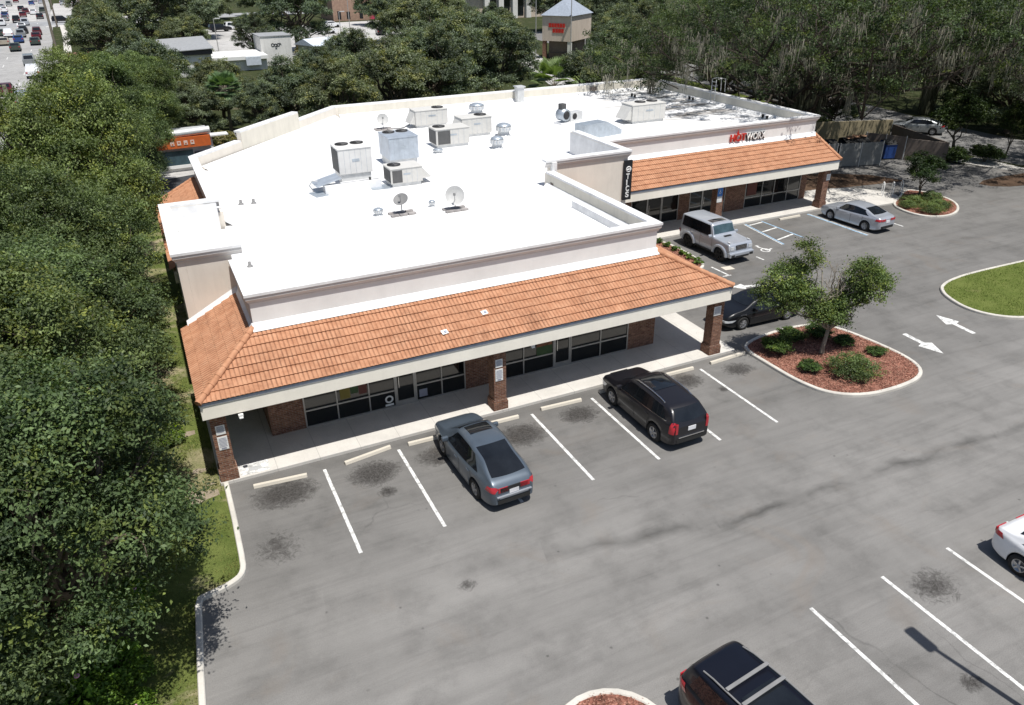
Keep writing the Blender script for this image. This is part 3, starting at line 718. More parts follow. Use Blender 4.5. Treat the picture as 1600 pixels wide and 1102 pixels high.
def make_car(name, label, sp, paintm, loc, heading, group=None, cat='car'):
    root = empty(name, loc, heading, label, cat, group); s = Shell(sp); L, W = sp['L'], sp['W']
    s.body(paintm, root); gl = sp.get('glass', 'carglass')
    # glazing
    xc, xh = sp['cowl'], sp['header']; xr, xt = sp['rear_top'], sp['rear_bot']
    b = MB(); s.top_patch(b, xc, xh, sp.get('ws_w', .95), bow=sp.get('bow', .10)); b.build('windscreen', sp.get('wsglass', gl), root)
    if xt is not None:
        b = MB(); s.top_patch(b, xr, xt, sp.get('rg_w', .92), bow=-.05); b.build('rear_window', gl, root)
    zb = lambda x: s.belt0(x)+.035
    def zt(x):
        bl = min(s.belt0(x), s.top(x)-.045); return max(zb(x)+.02, bl+(s.top(x)-bl)*(.84 if not s.box else .90))
    f0, f1 = sp['side']   # front bottom, front top x ; rear bottom, rear top
    cuts = sp['pillars']
    for side in (1, -1):
        edges = [(f1[0], f1[1])] + [(c, c) for c in cuts] + [(f0[0], f0[1])]   # rear -> front
        for (a, bb) in zip(edges[:-1], edges[1:]):
            m = MB(); s.side_patch(m, lambda t, a=a: a[0]+(a[1]-a[0])*t+.03, lambda t, bb=bb: bb[0]+(bb[1]-bb[0])*t-.03, zb, zt, side)
            m.build('side_window', gl, root)
        # door gaps
        for xg in sp['gaps']:
            gap = MB(); s.side_patch(gap, lambda t, x=xg: x-.008, lambda t, x=xg: x+.008, lambda x: s.zb(x)+.16, lambda x: s.belt0(x)+.01, side, .004, 6, 1); gap.build('door_gap', 'trim', root)
        for xh_ in sp['handles']:
            zz = s.belt0(xh_)-.13; hb = MB(); hb.obox((xh_, side*(s.side_y(xh_, zz)+.02), zz), (.20, .03, .035)); hb.build('door_handle', sp.get('handle_mat', paintm), root, bevel=.01)
        xm = sp['mirror']; zm = s.belt0(xm)+.10; mb_ = MB(); mb_.obox((xm, side*(s.side_y(xm, zm-.06)+.13), zm), (.14, .24, .17)); mb_.build('wing_mirror', sp.get('mirror_mat', paintm), root, bevel=.04)
        if sp.get('rails'):
            ra, rb_ = sp['rails']; rl = MB(); pts = []
            for i in range(9):
                x = ra+(rb_-ra)*i/8; y = side*s.roof_half(x)*.93; e = 0.0 if i in (0, 8) else .05; pts.append((x, y, s.top_z(x, y)+.01+e))
            rl.tube(pts, .022, 6); rl.build('roof_rail', sp.get('rail_mat', 'chrome'), root)
        if sp.get('belt_chrome'):
            ch = MB(); s.side_patch(ch, lambda t: f1[0]-.02, lambda t: f0[0]+.02, lambda x: s.belt0(x)+.004, lambda x: s.belt0(x)+.030, side, .012, 1, 24); ch.build('window_trim', 'chrome', root)
        # lamps
        tx, tz, tl, th = sp['tail']; lb = MB()
        s.side_patch(lb, lambda t: -L/2+.012, lambda t: -L/2+tl*(1-.25*t), lambda x: tz-th/2, lambda x: tz+th/2, side, .014, 5, 8)
        yy = s.side_y(-L/2+.012, tz)
        lb.obox((-L/2-.004, side*(yy-tx/2+.01), tz), (.03, tx, th*.92)); lb.build('tail_lamp', 'red_lamp', root)
        hx, hz, hl, hh = sp['head']; lb = MB(); s.side_patch(lb, lambda t: L/2-hl*(.8+.4*t), lambda t: L/2-.012, lambda x: hz-hh/2, lambda x: hz+hh/2, side, .012, 4, 8)
        yy = s.side_y(L/2-.012, hz); lb.obox((L/2+.002, side*(yy-hx/2+.01), hz), (.03, hx, hh*.9)); lb.build('headlamp', 'clear_lamp', root)
        for xw in sp['axle']:
            wheel(root, xw, side*(s.width(xw)-.125), sp['wrad'], .235, sp.get('rim', 'rim'), side, sp.get('spokes', 5))
        if s.box:  # wheel flares and rubbing strip
            fl = MB()
            for xw in sp['axle']:
                r = sp['wrad']*1.17; n = 16; V = []; F = []
                for i in range(n+1):
                    a = PI*(.02+.96*i/n)
                    for (rr, yo) in ((r-.01, .0), (r-.01, .085), (r+.10, .075), (r+.15, .0)):
                        V.append((xw+rr*math.cos(a)*1.05, side*(s.width(xw)+yo-.01), sp['wrad']+rr*math.sin(a)*.98))
                for i in range(n):
                    for k in range(3): F.append((i*4+k, i*4+k+1, (i+1)*4+k+1, (i+1)*4+k))
                fl.add(V, F, 0, True)
            fl.build('wheel_flare', paintm, root)
            st = MB(); st.box(-1.0, .9, side*(W/2-.02), side*(W/2+.04), .40, .47); st.build('side_step', 'trim', root)
    # plate, bumpers, grille
    pz = sp['plate']; pb = MB(); pb.obox((-L/2-.012, 0, pz), (.02, .34, .16)); pb.build('number_plate', 'plate', root)
    zbump = sp.get('bump', .62); hw = s.side_y(-L/2+.02, zbump)
    bb = MB(); bb.obox((-L/2-.006, 0, zbump), (.05, hw*1.5, .045)); bb.build('rear_bumper_strip', sp.get('bump_mat', 'chrome'), root)
    lv = MB(); lv.obox((-L/2+.01, 0, s.zb(-L/2)+.10), (.05, hw*1.7, .16)); lv.build('rear_valance', 'trim', root)
    gz = sp['grille']; gb = MB(); gb.obox((L/2-.005, 0, gz[0]), (.05, gz[1], gz[2]))
    for k in range(3): gb.obox((L/2+.022, 0, gz[0]-gz[2]*.3+gz[2]*.3*k), (.02, gz[1]*.94, .02), mi=1)
    gb.build('grille', ['trim', 'chrome'], root)
    if sp.get('panel'):
        z_, w_, h_ = sp['panel']; b = MB(); b.obox((-L/2-.004, 0, z_), (.03, w_, h_)); b.build('tail_panel', 'trim', root)
        b = MB(); b.obox((-L/2+.01, 0, .665), (.14, 1.25, .03)); b.build('bumper_step', 'p_silver', root)
    if sp.get('sunroof'):
        xa, xb = sp['sunroof']; b = MB(); s.top_patch(b, xa, xb, .72, off=.012); b.build('sunroof', 'carglass', root)
    if sp.get('crossbars'):
        for xb in sp['crossbars']:
            b = MB(); y = s.roof_half(xb)*.93; b.obox((xb, 0, s.top_z(xb, 0)+.075), (.09, y*2, .035)); b.build('cross_bar', sp.get('rail_mat', 'chrome'), root, bevel=.01)
    if sp.get('extra'): sp['extra'](root, s, paintm)
    return root
CROSS = dict(L=5.0, W=1.90, wrad=.36, axle=(1.42, -1.38), clear=.20, sig=.10, wr=.66, end=.22, nose=2.6,
    top=[(-2.5, .80), (-2.44, .99), (-2.30, 1.10), (-1.45, 1.44), (-.6, 1.62), (.1, 1.64), (.55, 1.57), (1.30, 1.12), (1.9, 1.0), (2.3, .86), (2.5, .70)],
    belt=[(-2.5, 1.0), (-1.6, 1.08), (-.5, 1.0), (1.0, .96), (2.5, .90)], cowl=1.26, header=.60, rear_top=-.86, rear_bot=-2.16, rg_w=.92,
    side=((1.02, .45), (-1.55, -1.02)), pillars=(-.22, -.92), gaps=(.95, -.22, -1.12), handles=(.0, -.95), mirror=.85, tail=(.34, .90, .42, .19), head=(.3, .60, .45, .12), plate=.78, bump=.60, bump_mat='p_silver', panel=(.90, 1.0, .17), grille=(.62, .8, .16), sunroof=(.44, -.14), handle_mat='p_blue')
SUV = dict(L=4.81, W=1.90, wrad=.37, axle=(1.46, -1.39), clear=.22, sig=.09, wr=.74, end=.14, nose=3.4,
    top=[(-2.4, .95), (-2.37, 1.10), (-2.05, 1.52), (-1.85, 1.63), (-.6, 1.69), (.2, 1.67), (.62, 1.59), (1.30, 1.16), (2.0, 1.04), (2.3, .93), (2.4, .76)],
    belt=[(-2.4, 1.18), (-1.0, 1.12), (1.0, 1.04), (2.4, .98)], cowl=1.24, header=.68, rear_top=-1.98, rear_bot=-2.31, rg_w=.92,
    side=((1.05, .5), (-1.95, -1.62)), pillars=(-.12, -1.12), gaps=(1.0, -.12, -1.05), handles=(.12, -.9), mirror=.88, tail=(.10, 1.0, .22, .44), head=(.22, .66, .45, .18), plate=.92, bump=.62, grille=(.70, .8, .3), rails=(.4, -1.5), rail_mat='chrome', belt_chrome=True, sunroof=(.35, -.75))
NAVY = dict(SUV, L=5.0, W=1.93, wr=.80, top=[(-2.5, .95), (-2.47, 1.15), (-2.34, 1.58), (-2.2, 1.70), (-.6, 1.77), (.3, 1.75), (.72, 1.65), (1.35, 1.22), (2.1, 1.08), (2.4, .95), (2.5, .78)], rear_top=-2.33, rear_bot=-2.46,
    axle=(1.5, -1.42), sunroof=(.45, -.95), rails=(.55, -1.95), crossbars=(-1.25, -.78), rail_mat='dishdark', tail=(.2, 1.05, .35, .22), belt_chrome=False, side=((1.08, .55), (-2.15, -1.98)))
SEDAN = dict(L=4.63, W=1.78, wrad=.33, axle=(1.38, -1.32), clear=.18, sig=.09, wr=.68, end=.17, nose=2.8,
    top=[(-2.31, .86), (-2.26, 1.03), (-1.80, 1.09), (-1.05, 1.35), (-.4, 1.43), (.2, 1.42), (.58, 1.35), (1.25, 1.0), (1.9, .88), (2.2, .78), (2.31, .62)],
    belt=[(-2.31, .98), (-1.4, .98), (1.0, .89), (2.31, .82)], cowl=1.16, header=.64, rear_top=-.98, rear_bot=-1.74, rg_w=.92,
    side=((1.0, .48), (-1.5, -1.02)), pillars=(-.20, -1.08), gaps=(.95, -.2, -1.08), handles=(.0, -.88), mirror=.82, tail=(.42, .88, .36, .15), head=(.34, .53, .45, .11), plate=.76, bump=.42, bump_mat='trim', grille=(.50, .9, .18))
COUPE = dict(SEDAN, L=4.7, W=1.83, top=[(-2.35, .86), (-2.3, 1.0), (-1.8, 1.08), (-1.0, 1.33), (-.4, 1.40), (.2, 1.39), (.58, 1.32), (1.3, 1.0), (1.9, .90), (2.25, .76), (2.35, .58)], side=((1.02, .5), (-1.3, -.95)), pillars=(-.3,), gaps=(1.0, -.3), handles=(-.15,), spokes=7)
def gwagon_extra(root, s, pm):
    b = MB(); b.obox((2.23, 0, .60), (.26, 1.78, .26)); b.build('front_bumper', pm, root, bevel=.04)
    b = MB(); b.obox((2.365, 0, .50), (.02, 1.0, .12)); b.obox((2.365, .68, .56), (.02, .26, .14)); b.obox((2.365, -.68, .56), (.02, .26, .14)); b.build('bumper_intake', 'trim', root)
    b = MB(); b.lathe((-2.27, 0, 1.08), [(.001, -.10), (.30, -.10), (.35, -.05), (.35, .10)], 24, axis='X'); b.build('spare_wheel', 'trim', root)
    b = MB(); b.obox((1.02, 0, 1.318), (.16, .5, .02)); b.build('bonnet_vent', 'trim', root)
    for sd in (1, -1):
        b = MB(); b.obox((1.95, sd*.72, 1.27), (.22, .09, .07)); b.build('indicator', 'clear_lamp', root, bevel=.02)
GWAG = dict(L=4.45, W=1.78, wrad=.42, axle=(1.42, -1.36), clear=.34, sig=.025, wr=.865, box=True, end=.02, nose=8,
    top=[(-2.22, 1.0), (-2.20, 1.88), (-2.1, 1.94), (-.5, 1.96), (.40, 1.94), (.48, 1.90), (.76, 1.34), (.84, 1.29), (2.05, 1.22), (2.16, 1.16), (2.22, .9)],
    belt=[(-2.22, 1.24), (2.22, 1.22)], cowl=.735, header=.51, bow=.0, ws_w=.98, rear_top=-2.199, rear_bot=None, side=((.62, .40), (-2.05, -2.02)), pillars=(-.32, -1.22), gaps=(.72, -.32, -1.2), handles=(-.15, -1.05), mirror=.62, tail=(.1, .9, .12, .2), head=(.24, .98, .10, .22), plate=.8, bump=.6, grille=(1.0, .78, .26), sunroof=(.22, -.22), wsglass='blueglass', rim='darkrim', extra=gwagon_extra, handle_mat='chrome')
def far_car(name, label, paintm, loc, heading, kind='car', group=None):
    """low-detail car for the distant road: still a shaped body with glazing, wheels and lamps"""
    root = empty(name, loc, heading, label, kind, group)
    if kind == 'pickup truck':
        side = [(-2.7, .45), (-2.7, 1.08), (-.75, 1.08), (-.65, 1.75), (.55, 1.78), (1.15, 1.18), (2.5, 1.08), (2.7, .85), (2.7, .45)]; gw = [(-.66, 1.15, -.60, 1.68), (1.12, 1.2, .60, 1.74)]
    elif kind == 'suv':
        side = [(-2.35, .40), (-2.38, 1.05), (-2.1, 1.70), (.3, 1.72), (1.1, 1.12), (2.2, 1.0), (2.35, .8), (2.35, .40)]; gw = [(-2.37, 1.12, -2.14, 1.62), (1.06, 1.15, .38, 1.66)]
    else:
        side = [(-2.3, .36), (-2.32, 1.0), (-1.6, 1.05), (-.85, 1.43), (.4, 1.43), (1.1, 1.0), (2.1, .84), (2.3, .66), (2.3, .36)]; gw = [(-1.54, 1.09, -.92, 1.40), (1.04, 1.04, .48, 1.38)]
    W = .92; b = MB(); n = len(side)
    def yw(z): return W if z < 1.06 else W-.20*min(1, (z-1.06)/.6)
    V = [(x, yw(z), z) for x, z in side] + [(x, -yw(z), z) for x, z in side]
    b.add(V, [(i, (i+1) % n, n+(i+1) % n, n+i) for i in range(n)]); b.add([(x, yw(z), z) for x, z in side], [tuple(range(n))]); b.add([(x, -yw(z), z) for x, z in side], [tuple(reversed(range(n)))])
    b.build('body', paintm, root)
    for k, (xa, za, xb, zb_) in enumerate(gw):
        b = MB(); o = .012*(1 if k else -1); b.add([(xa+o, -.70, za+.01), (xa+o, .70, za+.01), (xb+o, .62, zb_+.012), (xb+o, -.62, zb_+.012)], [(0, 1, 2, 3)]); b.build('windscreen' if k else 'rear_window', 'carglass', root)
    for sd in (1, -1):
        b = MB(); xs0, xs1 = (-.5, .85) if kind == 'pickup truck' else ((-1.95, .85) if kind == 'suv' else (-1.2, .8)); zt = 1.62 if kind != 'car' else 1.36
        b.add([(xs0, sd*(yw(1.12)+.012), 1.10), (xs1, sd*(yw(1.12)+.012), 1.10), (xs1-.45, sd*(yw(zt)+.012), zt), (xs0+.2, sd*(yw(zt)+.012), zt)], [(0, 1, 2, 3)]); b.build('side_window', 'carglass', root)
        b = MB(); b.obox((-2.32 if kind != 'pickup truck' else -2.7, sd*.75, .88), (.06, .26, .16)); b.build('tail_lamp', 'red_lamp', root)
        for xw in (-1.35, 1.35):
            b = MB(); b.lathe((xw, sd*.83, .34), [(.001, -.1), (.34, -.1), (.34, .1), (.001, .1)], 14, axis='Y'); b.build('wheel', 'tyre', root)
    return root
# ------------------------------------------------------------------ the shopping building
ZR = 5.12; ZP = 5.95; ZT = 6.5
B = empty('shopping_building', (0, 0, 0), 0, 'long single storey shopping plaza with white flat roof and orange tiled canopies', 'building')
def part(name, mb, mats, whole=False, **k):
    if whole: return mb.build(name, mats, B, **k)
    for m in mb.islands(): o = m.build(name, mats, B, **k)
    return o
def cornice_run(path, zt, closed=False, proud=.16):
    """crown moulding on the outside (right hand) of a path, white coping on top; returns (coping, moulding)"""
    n = len(path); wallw = .30
    prof_c = [(-wallw, zt-.10), (-wallw, zt), (proud, zt), (proud, zt-.10), (proud-.05, zt-.10)]
    prof_m = [(proud-.03, zt-.10), (proud-.035, zt-.22), (proud-.07, zt-.27), (.05, zt-.33), (.04, zt-.38), (.0, zt-.38)]
    out = []
    for pr in (prof_c, prof_m):
        b = MB(); V = []; F = []
        for i in range(n):
            p = Vector(path[i]); dd = []
            if closed or i > 0: dd.append((p-Vector(path[i-1])).normalized())
            if closed or i < n-1: dd.append((Vector(path[(i+1) % n])-p).normalized())
            d1, d2 = dd[0], dd[-1]; n1 = Vector((d1.y, -d1.x)); n2 = Vector((d2.y, -d2.x)); mm = (n1+n2); mm = mm/max(.2, mm.dot(n1))
            V += [(p.x+mm.x*o, p.y+mm.y*o, z) for o, z in pr]
        k = len(pr)
        for i in range(n if closed else n-1):
            j = (i+1) % n
            for q in range(k-1): F.append((i*k+q, i*k+q+1, j*k+q+1, j*k+q))
        b.add(V, F)
        if not closed: b.add(V[:k], [tuple(range(k))]); b.add(V[-k:], [tuple(reversed(range(k)))])
        out.append(b)
    return out
def wall_strip(b, path, z0, z1, t=.30, mi=0, closed=False):
    """wall of thickness t whose outer face follows the path (interior on the left)"""
    n = len(path)
    for i in range(n if closed else n-1):
        p = Vector(path[i]); q = Vector(path[(i+1) % n]); d = (q-p).normalized(); nn = Vector((-d.y, d.x))
        if i > 0: p = p + d*(t+.002)
        b.prism([p[:], q[:], (q+nn*t)[:], (p+nn*t)[:]], z0, z1, mi)
XW, XE, YF = -1.25, 15.6, 2.76      # main block
# perimeter, counter clockwise seen from above: interior on the left, outside on the right
main_front = [(XW, YF), (XE, YF), (XE, 12.5)]
east_front = [(20.45, 17.1), (38.85, 17.1), (38.85, 36.75), (10.1, 36.75)]
diag = [(10.1, 36.75), (6.45, 32.75), (6.45, 32.75)]
diagA = [(10.1, 36.75), (6.45, 32.75)]; diagB = [(6.45, 32.75), (1.95, 27.95)]; diagC = [(1.95, 27.95), (-1.05, 24.75), (-1.05, 13.2)]
towerE = [(15.6, 12.5), (20.45, 12.5), (20.45, 18.4)]
towerW = [(XW, 13.25), (-3.2, 13.25), (-3.2, 6.5), (-1.05, 6.5)]
west_mid = [(XW, 6.5), (XW, YF)]
# stucco walls (upper part outside) and cream insides share one mesh with two materials
w = MB()
wall_strip(w, [(XW, YF), (XE, YF)], 2.95, ZP-.10, mi=2); wall_strip(w, [(XE, YF+.302), (XE, 12.5)], 2.95, ZP-.10)
wall_strip(w, towerE, 2.95, ZT-.10); wall_strip(w, [(20.45, 17.1), (38.85, 17.1)], 2.95, ZP-.10, mi=2); wall_strip(w, [(38.85, 17.402), (38.85, 36.75)], 0, ZP-.10); wall_strip(w, [(38.548, 36.75), (10.1, 36.75)], 0, ZP-.10)
wall_strip(w, diagA, 0, ZP-.10); wall_strip(w, diagB, 0, ZT-.10); wall_strip(w, diagC, 0, ZP-.10)
wall_strip(w, [(-1.55, 13.25), (-3.2, 13.25), (-3.2, 6.5), (-1.25, 6.5)], 0, ZT-.10); wall_strip(w, [(XW, 6.498), (XW, YF+.302)], 2.95, ZP-.10)
part('wall', w, ['stucco', 'stucco_in', 'stucco_grey'])
# inside faces of the parapets: cream panels a little proud of the wall
pin = MB()
pin.box(10.4, 38.54, 36.435, 36.447, ZR, ZP-.12); pin.box(38.535, 38.547, 17.5, 36.43, ZR, ZP-.12); pin.box(XE-.315, XE-.303, 3.2, 12.2, ZR, ZP-.12)
part('parapet_lining', pin, 'stucco_in')
pd = MB()   # cream lining of the raised diagonal parapet
d = Vector((1.95-6.45, 27.95-32.75)).normalized(); nn = Vector((-d.y, d.x))
p0, p1 = Vector((6.45, 32.75)), Vector((1.95, 27.95)); pd.prism([(p0+nn*.305)[:], (p1+nn*.305)[:], (p1+nn*.32)[:], (p0+nn*.32)[:]], ZR, ZT-.12); part('parapet_lining', pd, 'stucco_in')
for path, zt in (([(XW, 6.4), (XW, YF), (XE, YF), (XE, 12.4)], ZP), ([(15.3, 12.5), (20.45, 12.5), (20.45, 18.2)], ZT), ([(20.8, 17.1), (38.85, 17.1), (38.85, 36.75), (10.1, 36.75), (6.5, 32.80)], ZP), ([(6.45, 32.75), (1.95, 27.95)], ZT), ([(1.9, 27.90), (-1.05, 24.75), (-1.05, 13.6)], ZP), ([(-.85, 13.25), (-3.2, 13.25), (-3.2, 6.5), (-.85, 6.5)], ZT)):
    c, m = cornice_run(path, zt)
    part('coping', c, 'coping'); part('cornice', m, 'cornice')
# inner sides of the raised corner walls, painted white
ti = MB(); ti.box(-2.89, -2.878, 6.82, 12.93, ZR, ZT-.12); ti.box(-2.87, -1.0, 12.925, 12.937, ZR, ZT-.12); ti.box(15.62, 15.9, 12.25, 12.48, ZP-.1, ZT-.11); ti.box(20.13, 20.142, 12.85, 18.4, ZR, ZT-.12); ti.box(15.95, 20.1, 12.81, 12.822, ZR, ZT-.12)
part('parapet_lining', ti, 'coping')
# roof sheets
r = MB(); r.add([(x, y, ZR) for x, y in [(XW+.28, YF+.28), (XE-.28, YF+.28), (XE-.28, 12.75), (20.2, 12.75), (20.2, 17.35), (38.6, 17.35), (38.6, 36.5), (10.2, 36.5), (6.6, 32.55), (2.1, 27.7), (-.8, 24.6), (-.8, 13.0), (-2.95, 13.0), (-2.95, 6.75), (XW+.28, 6.75)]], [tuple(range(15))])
part('roof', r, 'roof', recalc=False)
cant = MB()  # sloped membrane upstands where the roof meets the parapets
def cantstrip(a, b_, inn, hgt=.22, wd=.30):
    n_ = Vector(inn); cant.add([(*a, ZR+hgt), (*b_, ZR+hgt), (b_[0]+n_.x*wd, b_[1]+n_.y*wd, ZR+.004), (a[0]+n_.x*wd, a[1]+n_.y*wd, ZR+.004)], [(0, 1, 2, 3)])
cantstrip((10.4, 36.43), (38.5, 36.43), (0, -1)); cantstrip((38.53, 17.5), (38.53, 36.4), (-1, 0)); cantstrip((XE-.32, 3.2), (XE-.32, 12.2), (-1, 0), .30, .34); cantstrip((-.72, 13.3), (-.72, 24.5), (1, 0))
cantstrip((-.60, 24.62), (10.05, 36.25), (.72, -.68), .25, .5)
part('roof_upstand', cant, 'coping')
# low ledge along the east parapet
lg = MB(); lg.box(14.75, 14.83, 4.2, 8.6, ZR, ZR+.34); part('roof_ledge', lg, 'coping')

# canopy tiles
def tiles(name, O, U, Vv, length, fl, fr, courses=7, period=.15, cut=.0375):
    O = np.array(O, float); U = np.array(U, float); Vv = np.array(Vv, float); U /= np.linalg.norm(U); Vv /= np.linalg.norm(Vv); N = np.cross(U, Vv); N /= np.linalg.norm(N)
    umin = min(fl(0), fl(length)); umax = max(fr(0), fr(length)); us = np.arange(umin, umax+cut, cut)
    rows = []
    for j in range(courses): rows += [(length*j/courses, .044, 0), (length*(j+.93)/courses, .010, 0), (length*(j+1)/courses-.002, .0, .55)]
    V = []; G = []
    for (v, h, g) in rows:
        a, b_ = fl(v), fr(v)
        for u in us:
            uc = min(max(u, a), b_); bh = .036*abs(math.sin(PI*u/period)); gr = 1.0 if abs(math.sin(PI*u/period)) < .45 else 0.0
            V.append(O+U*uc+Vv*v+N*(h+bh)); G.append(max(gr*.75, g))
    nu = len(us); F = []
    for j in range(len(rows)-1):
        for i in range(nu-1):
            if us[i+1] <= min(fl(rows[j][0]), fl(rows[j+1][0])) or us[i] >= max(fr(rows[j][0]), fr(rows[j+1][0])): continue
            F.append((j*nu+i, j*nu+i+1, (j+1)*nu+i+1, (j+1)*nu+i))
    me = bpy.data.meshes.new(name); me.from_pydata([tuple(p) for p in V], [], F); me.update()
    at = me.attributes.new('groove', 'FLOAT', 'POINT'); at.data.foreach_set('value', np.array(G, np.float32))
    uv = me.uv_layers.new(name='UVMap'); vi = np.zeros(len(me.loops), int); me.loops.foreach_get('vertex_index', vi)
    P = np.array(V); uvs = np.stack([(P-O)@U, (P-O)@Vv], 1)[vi]; uv.data.foreach_set('uv', uvs.ravel())
    me.materials.append(M['tile']); o = bpy.data.objects.new(name, me); COL.objects.link(o); o.parent = B
    # solid deck under the tiles
    return o
EZ, WZ = 3.42, 4.62
run = YF-.37; sl = math.hypot(run, WZ-EZ)
# front slope: eave from x=-3.55 to 18.05 at y=.3 ; hips at both ends
hipL = (XW+3.55)/sl; hipR = (18.05-XE)/sl
tiles('tiled_canopy', (0, .37, EZ), (1, 0, 0), (0, run, WZ-EZ), sl, lambda v: -3.55+hipL*v, lambda v: 18.05-hipR*v)
slw = math.hypot(XW+3.55, WZ-EZ)
tiles('tiled_canopy', (-3.55, 0, EZ), (0, -1, 0), (XW+3.55, 0, WZ-EZ), slw, lambda v: -6.5, lambda v: -.37-(run/slw)*v)
sle = math.hypot(18.05-XE, WZ-EZ)
tiles('tiled_canopy', (18.05, 0, EZ), (0, 1, 0), (XE-18.05, 0, WZ-EZ), sle, lambda v: .37+(run/sle)*v, lambda v: 12.5)
tiles('tiled_canopy', (0, 14.45, EZ), (1, 0, 0), (0, 17.1-14.45, WZ-EZ), math.hypot(17.1-14.45, WZ-EZ), lambda v: 20.47, lambda v: 38.9)
tiles('tiled_canopy', (-3.45, 0, EZ), (0, -1, 0), (-1.05+3.45, 0, WZ-EZ), math.hypot(2.4, WZ-EZ), lambda v: -24.9, lambda v: -13.28)
hp = MB()
for a, b_ in (((-3.55, .37, EZ+.06), (XW, YF, WZ+.06)), ((18.05, .37, EZ+.06), (XE, YF, WZ+.06)), ((38.92, 14.43, EZ+.06), (38.92, 17.1, WZ+.06)), ((-3.45, 24.95, EZ+.05), (-1.1, 24.95, WZ+.05))):
    a, b_ = Vector(a), Vector(b_); n = 9
    for i in range(n):
        p, q = a.lerp(b_, i/n), a.lerp(b_, (i+1.1)/n); hp.tube([p, q], [.125, .105], 8)
part('ridge_cap', hp, 'tile')
fl_ = MB()  # white flashing where tiles meet walls
fl_.add([(XW-.05, YF-.24, WZ-.03), (XE+.05, YF-.24, WZ-.03), (XE+.05, YF-.004, WZ+.22), (XW-.05, YF-.004, WZ+.22)], [(0, 1, 2, 3)])
fl_.add([(20.5, 17.1-.24, WZ-.03), (38.9, 17.1-.24, WZ-.03), (38.9, 17.096, WZ+.22), (20.5, 17.096, WZ+.22)], [(0, 1, 2, 3)])
fl_.add([(-3.3, 6.38, EZ+.18), (XW, 6.38, WZ+.06), (XW, 6.496, WZ+.24), (-3.3, 6.496, EZ+.36)], [(0, 1, 2, 3)])
fl_.add([(XW-.12, YF, WZ-.02), (XW-.12, 6.4, WZ-.02), (XW-.004, 6.4, WZ+.16), (XW-.004, YF, WZ+.16)], [(0, 1, 2, 3)])
part('flashing', fl_, 'coping')
# fascia, gutter, soffit
fa = MB(); FB, FT = 2.80, 3.37
fa.box(-3.52, 18.02, .42, .58, FB, FT); fa.box(-3.52, -3.36, .582, 6.45, FB, FT); fa.box(17.86, 18.02, .582, 12.5, FB, FT); fa.box(20.5, 38.87, 14.50, 14.66, FB, FT); fa.box(38.71, 38.87, 14.662, 17.0, FB, FT); fa.box(-3.34, -3.2, 13.3, 24.8, FB, FT)
part('fascia', fa, 'fascia')
gt = MB(); gt.box(-3.54, 18.04, .39, .416, FT-.05, FT+.05); gt.box(-3.55, -3.525, .42, 6.45, FT-.05, FT+.05); gt.box(18.025, 18.05, .42, 12.5, FT-.05, FT+.05); gt.box(20.5, 38.9, 14.47, 14.496, FT-.05, FT+.05)
part('gutter', gt, 'gutter')
so = MB(); so.box(-3.34, 17.85, .59, YF+.2, FB+.05, FB+.12); so.box(-3.34, XW, YF+.2, 6.45, FB+.05, FB+.12); so.box(XE, 17.85, YF+.2, 12.45, FB+.05, FB+.12); so.box(20.5, 38.70, 14.67, 17.0, FB+.05, FB+.12)
part('soffit', so, 'soffit')
# ground floor brick walls with shop windows
SW = 2.78; Zs = .125
def brick_wall(b, x0, x1, y, z0=Zs-.1, z1=2.95, t=.28): b.box(x0, x1, y, y+t, z0, z1)
bw = MB()
for x0, x1 in ((-1.28, .0), (6.56, 8.30), (14.44, 15.88)): brick_wall(bw, x0, x1, SW-.02)
bw.box(-1.28, -1.0, SW+.262, 6.5, 0, 2.95); bw.box(15.6, 15.88, SW+.262, 12.5, 0, 2.95)
for x0, x1 in ((20.5, 24.0), (27.7, 28.6), (31.55, 33.3), (38.28, 38.85)): brick_wall(bw, x0, x1, 17.06)
bw.box(20.17, 20.45, 12.5, 17.06, 0, 2.95); bw.box(15.602, 20.16, 12.5, 12.78, 0, 2.95)
part('brick_wall', bw, 'brick')
def shopfront(x0, x1, y, mull, doors, z0=Zs, zt=2.72, zm=.86):
    fb = MB(); t = .05
    fb.box(x0, x1, y-.05, y+.05, zt, zt+.22); fb.box(x0, x1, y-.05, y+.05, z0-.05, z0+.06)
    xs = [x0]+list(mull)+[x1]
    for x in xs: fb.box(x-t/2, x+t/2, y-.052, y+.052, z0+.06, zt)
    spans = list(zip(xs[:-1], xs[1:]))
    for i, (a, b_) in enumerate(spans):
        if i not in doors: fb.box(a+t/2, b_-t/2, y-.045, y+.045, zm-.03, zm+.03)
    fo = part('window_frame', fb, 'frame', whole=True)
    for i, (a, b_) in enumerate(spans):
        if i in doors: continue
        g = MB(); g.box(a+t/2, b_-t/2, y-.01, y+.01, zm+.03, zt); g.box(a+t/2, b_-t/2, y-.01, y+.01, z0+.06, zm-.03); o = g.build('pane', 'glass', fo)
    for i in doors:
        a, b_ = spans[i]; d_ = MB(); d_.box(a+.03, a+.10, y-.04, y+.03, z0+.06, 2.22); d_.box(b_-.10, b_-.03, y-.04, y+.03, z0+.06, 2.22); d_.box(a+.10, b_-.10, y-.04, y+.03, 2.12, 2.22); d_.box(a+.10, b_-.10, y-.04, y+.03, z0+.06, z0+.22); d_.box(a+.03, b_-.03, y-.05, y+.04, 2.222, 2.28)
        do = part('door', d_, 'frame', whole=True)
        g = MB(); g.box(a+.10, b_-.10, y-.01, y+.01, z0+.22, 2.12); g.box(a+.03, b_-.03, y-.01, y+.01, 2.28, zt); g.build('pane', 'glass', do)
        h = MB(); h.tube([(a+.16, y-.07, .95), (a+.16, y-.07, 1.45)], .015, 6); h.build('handle', 'chrome', do)
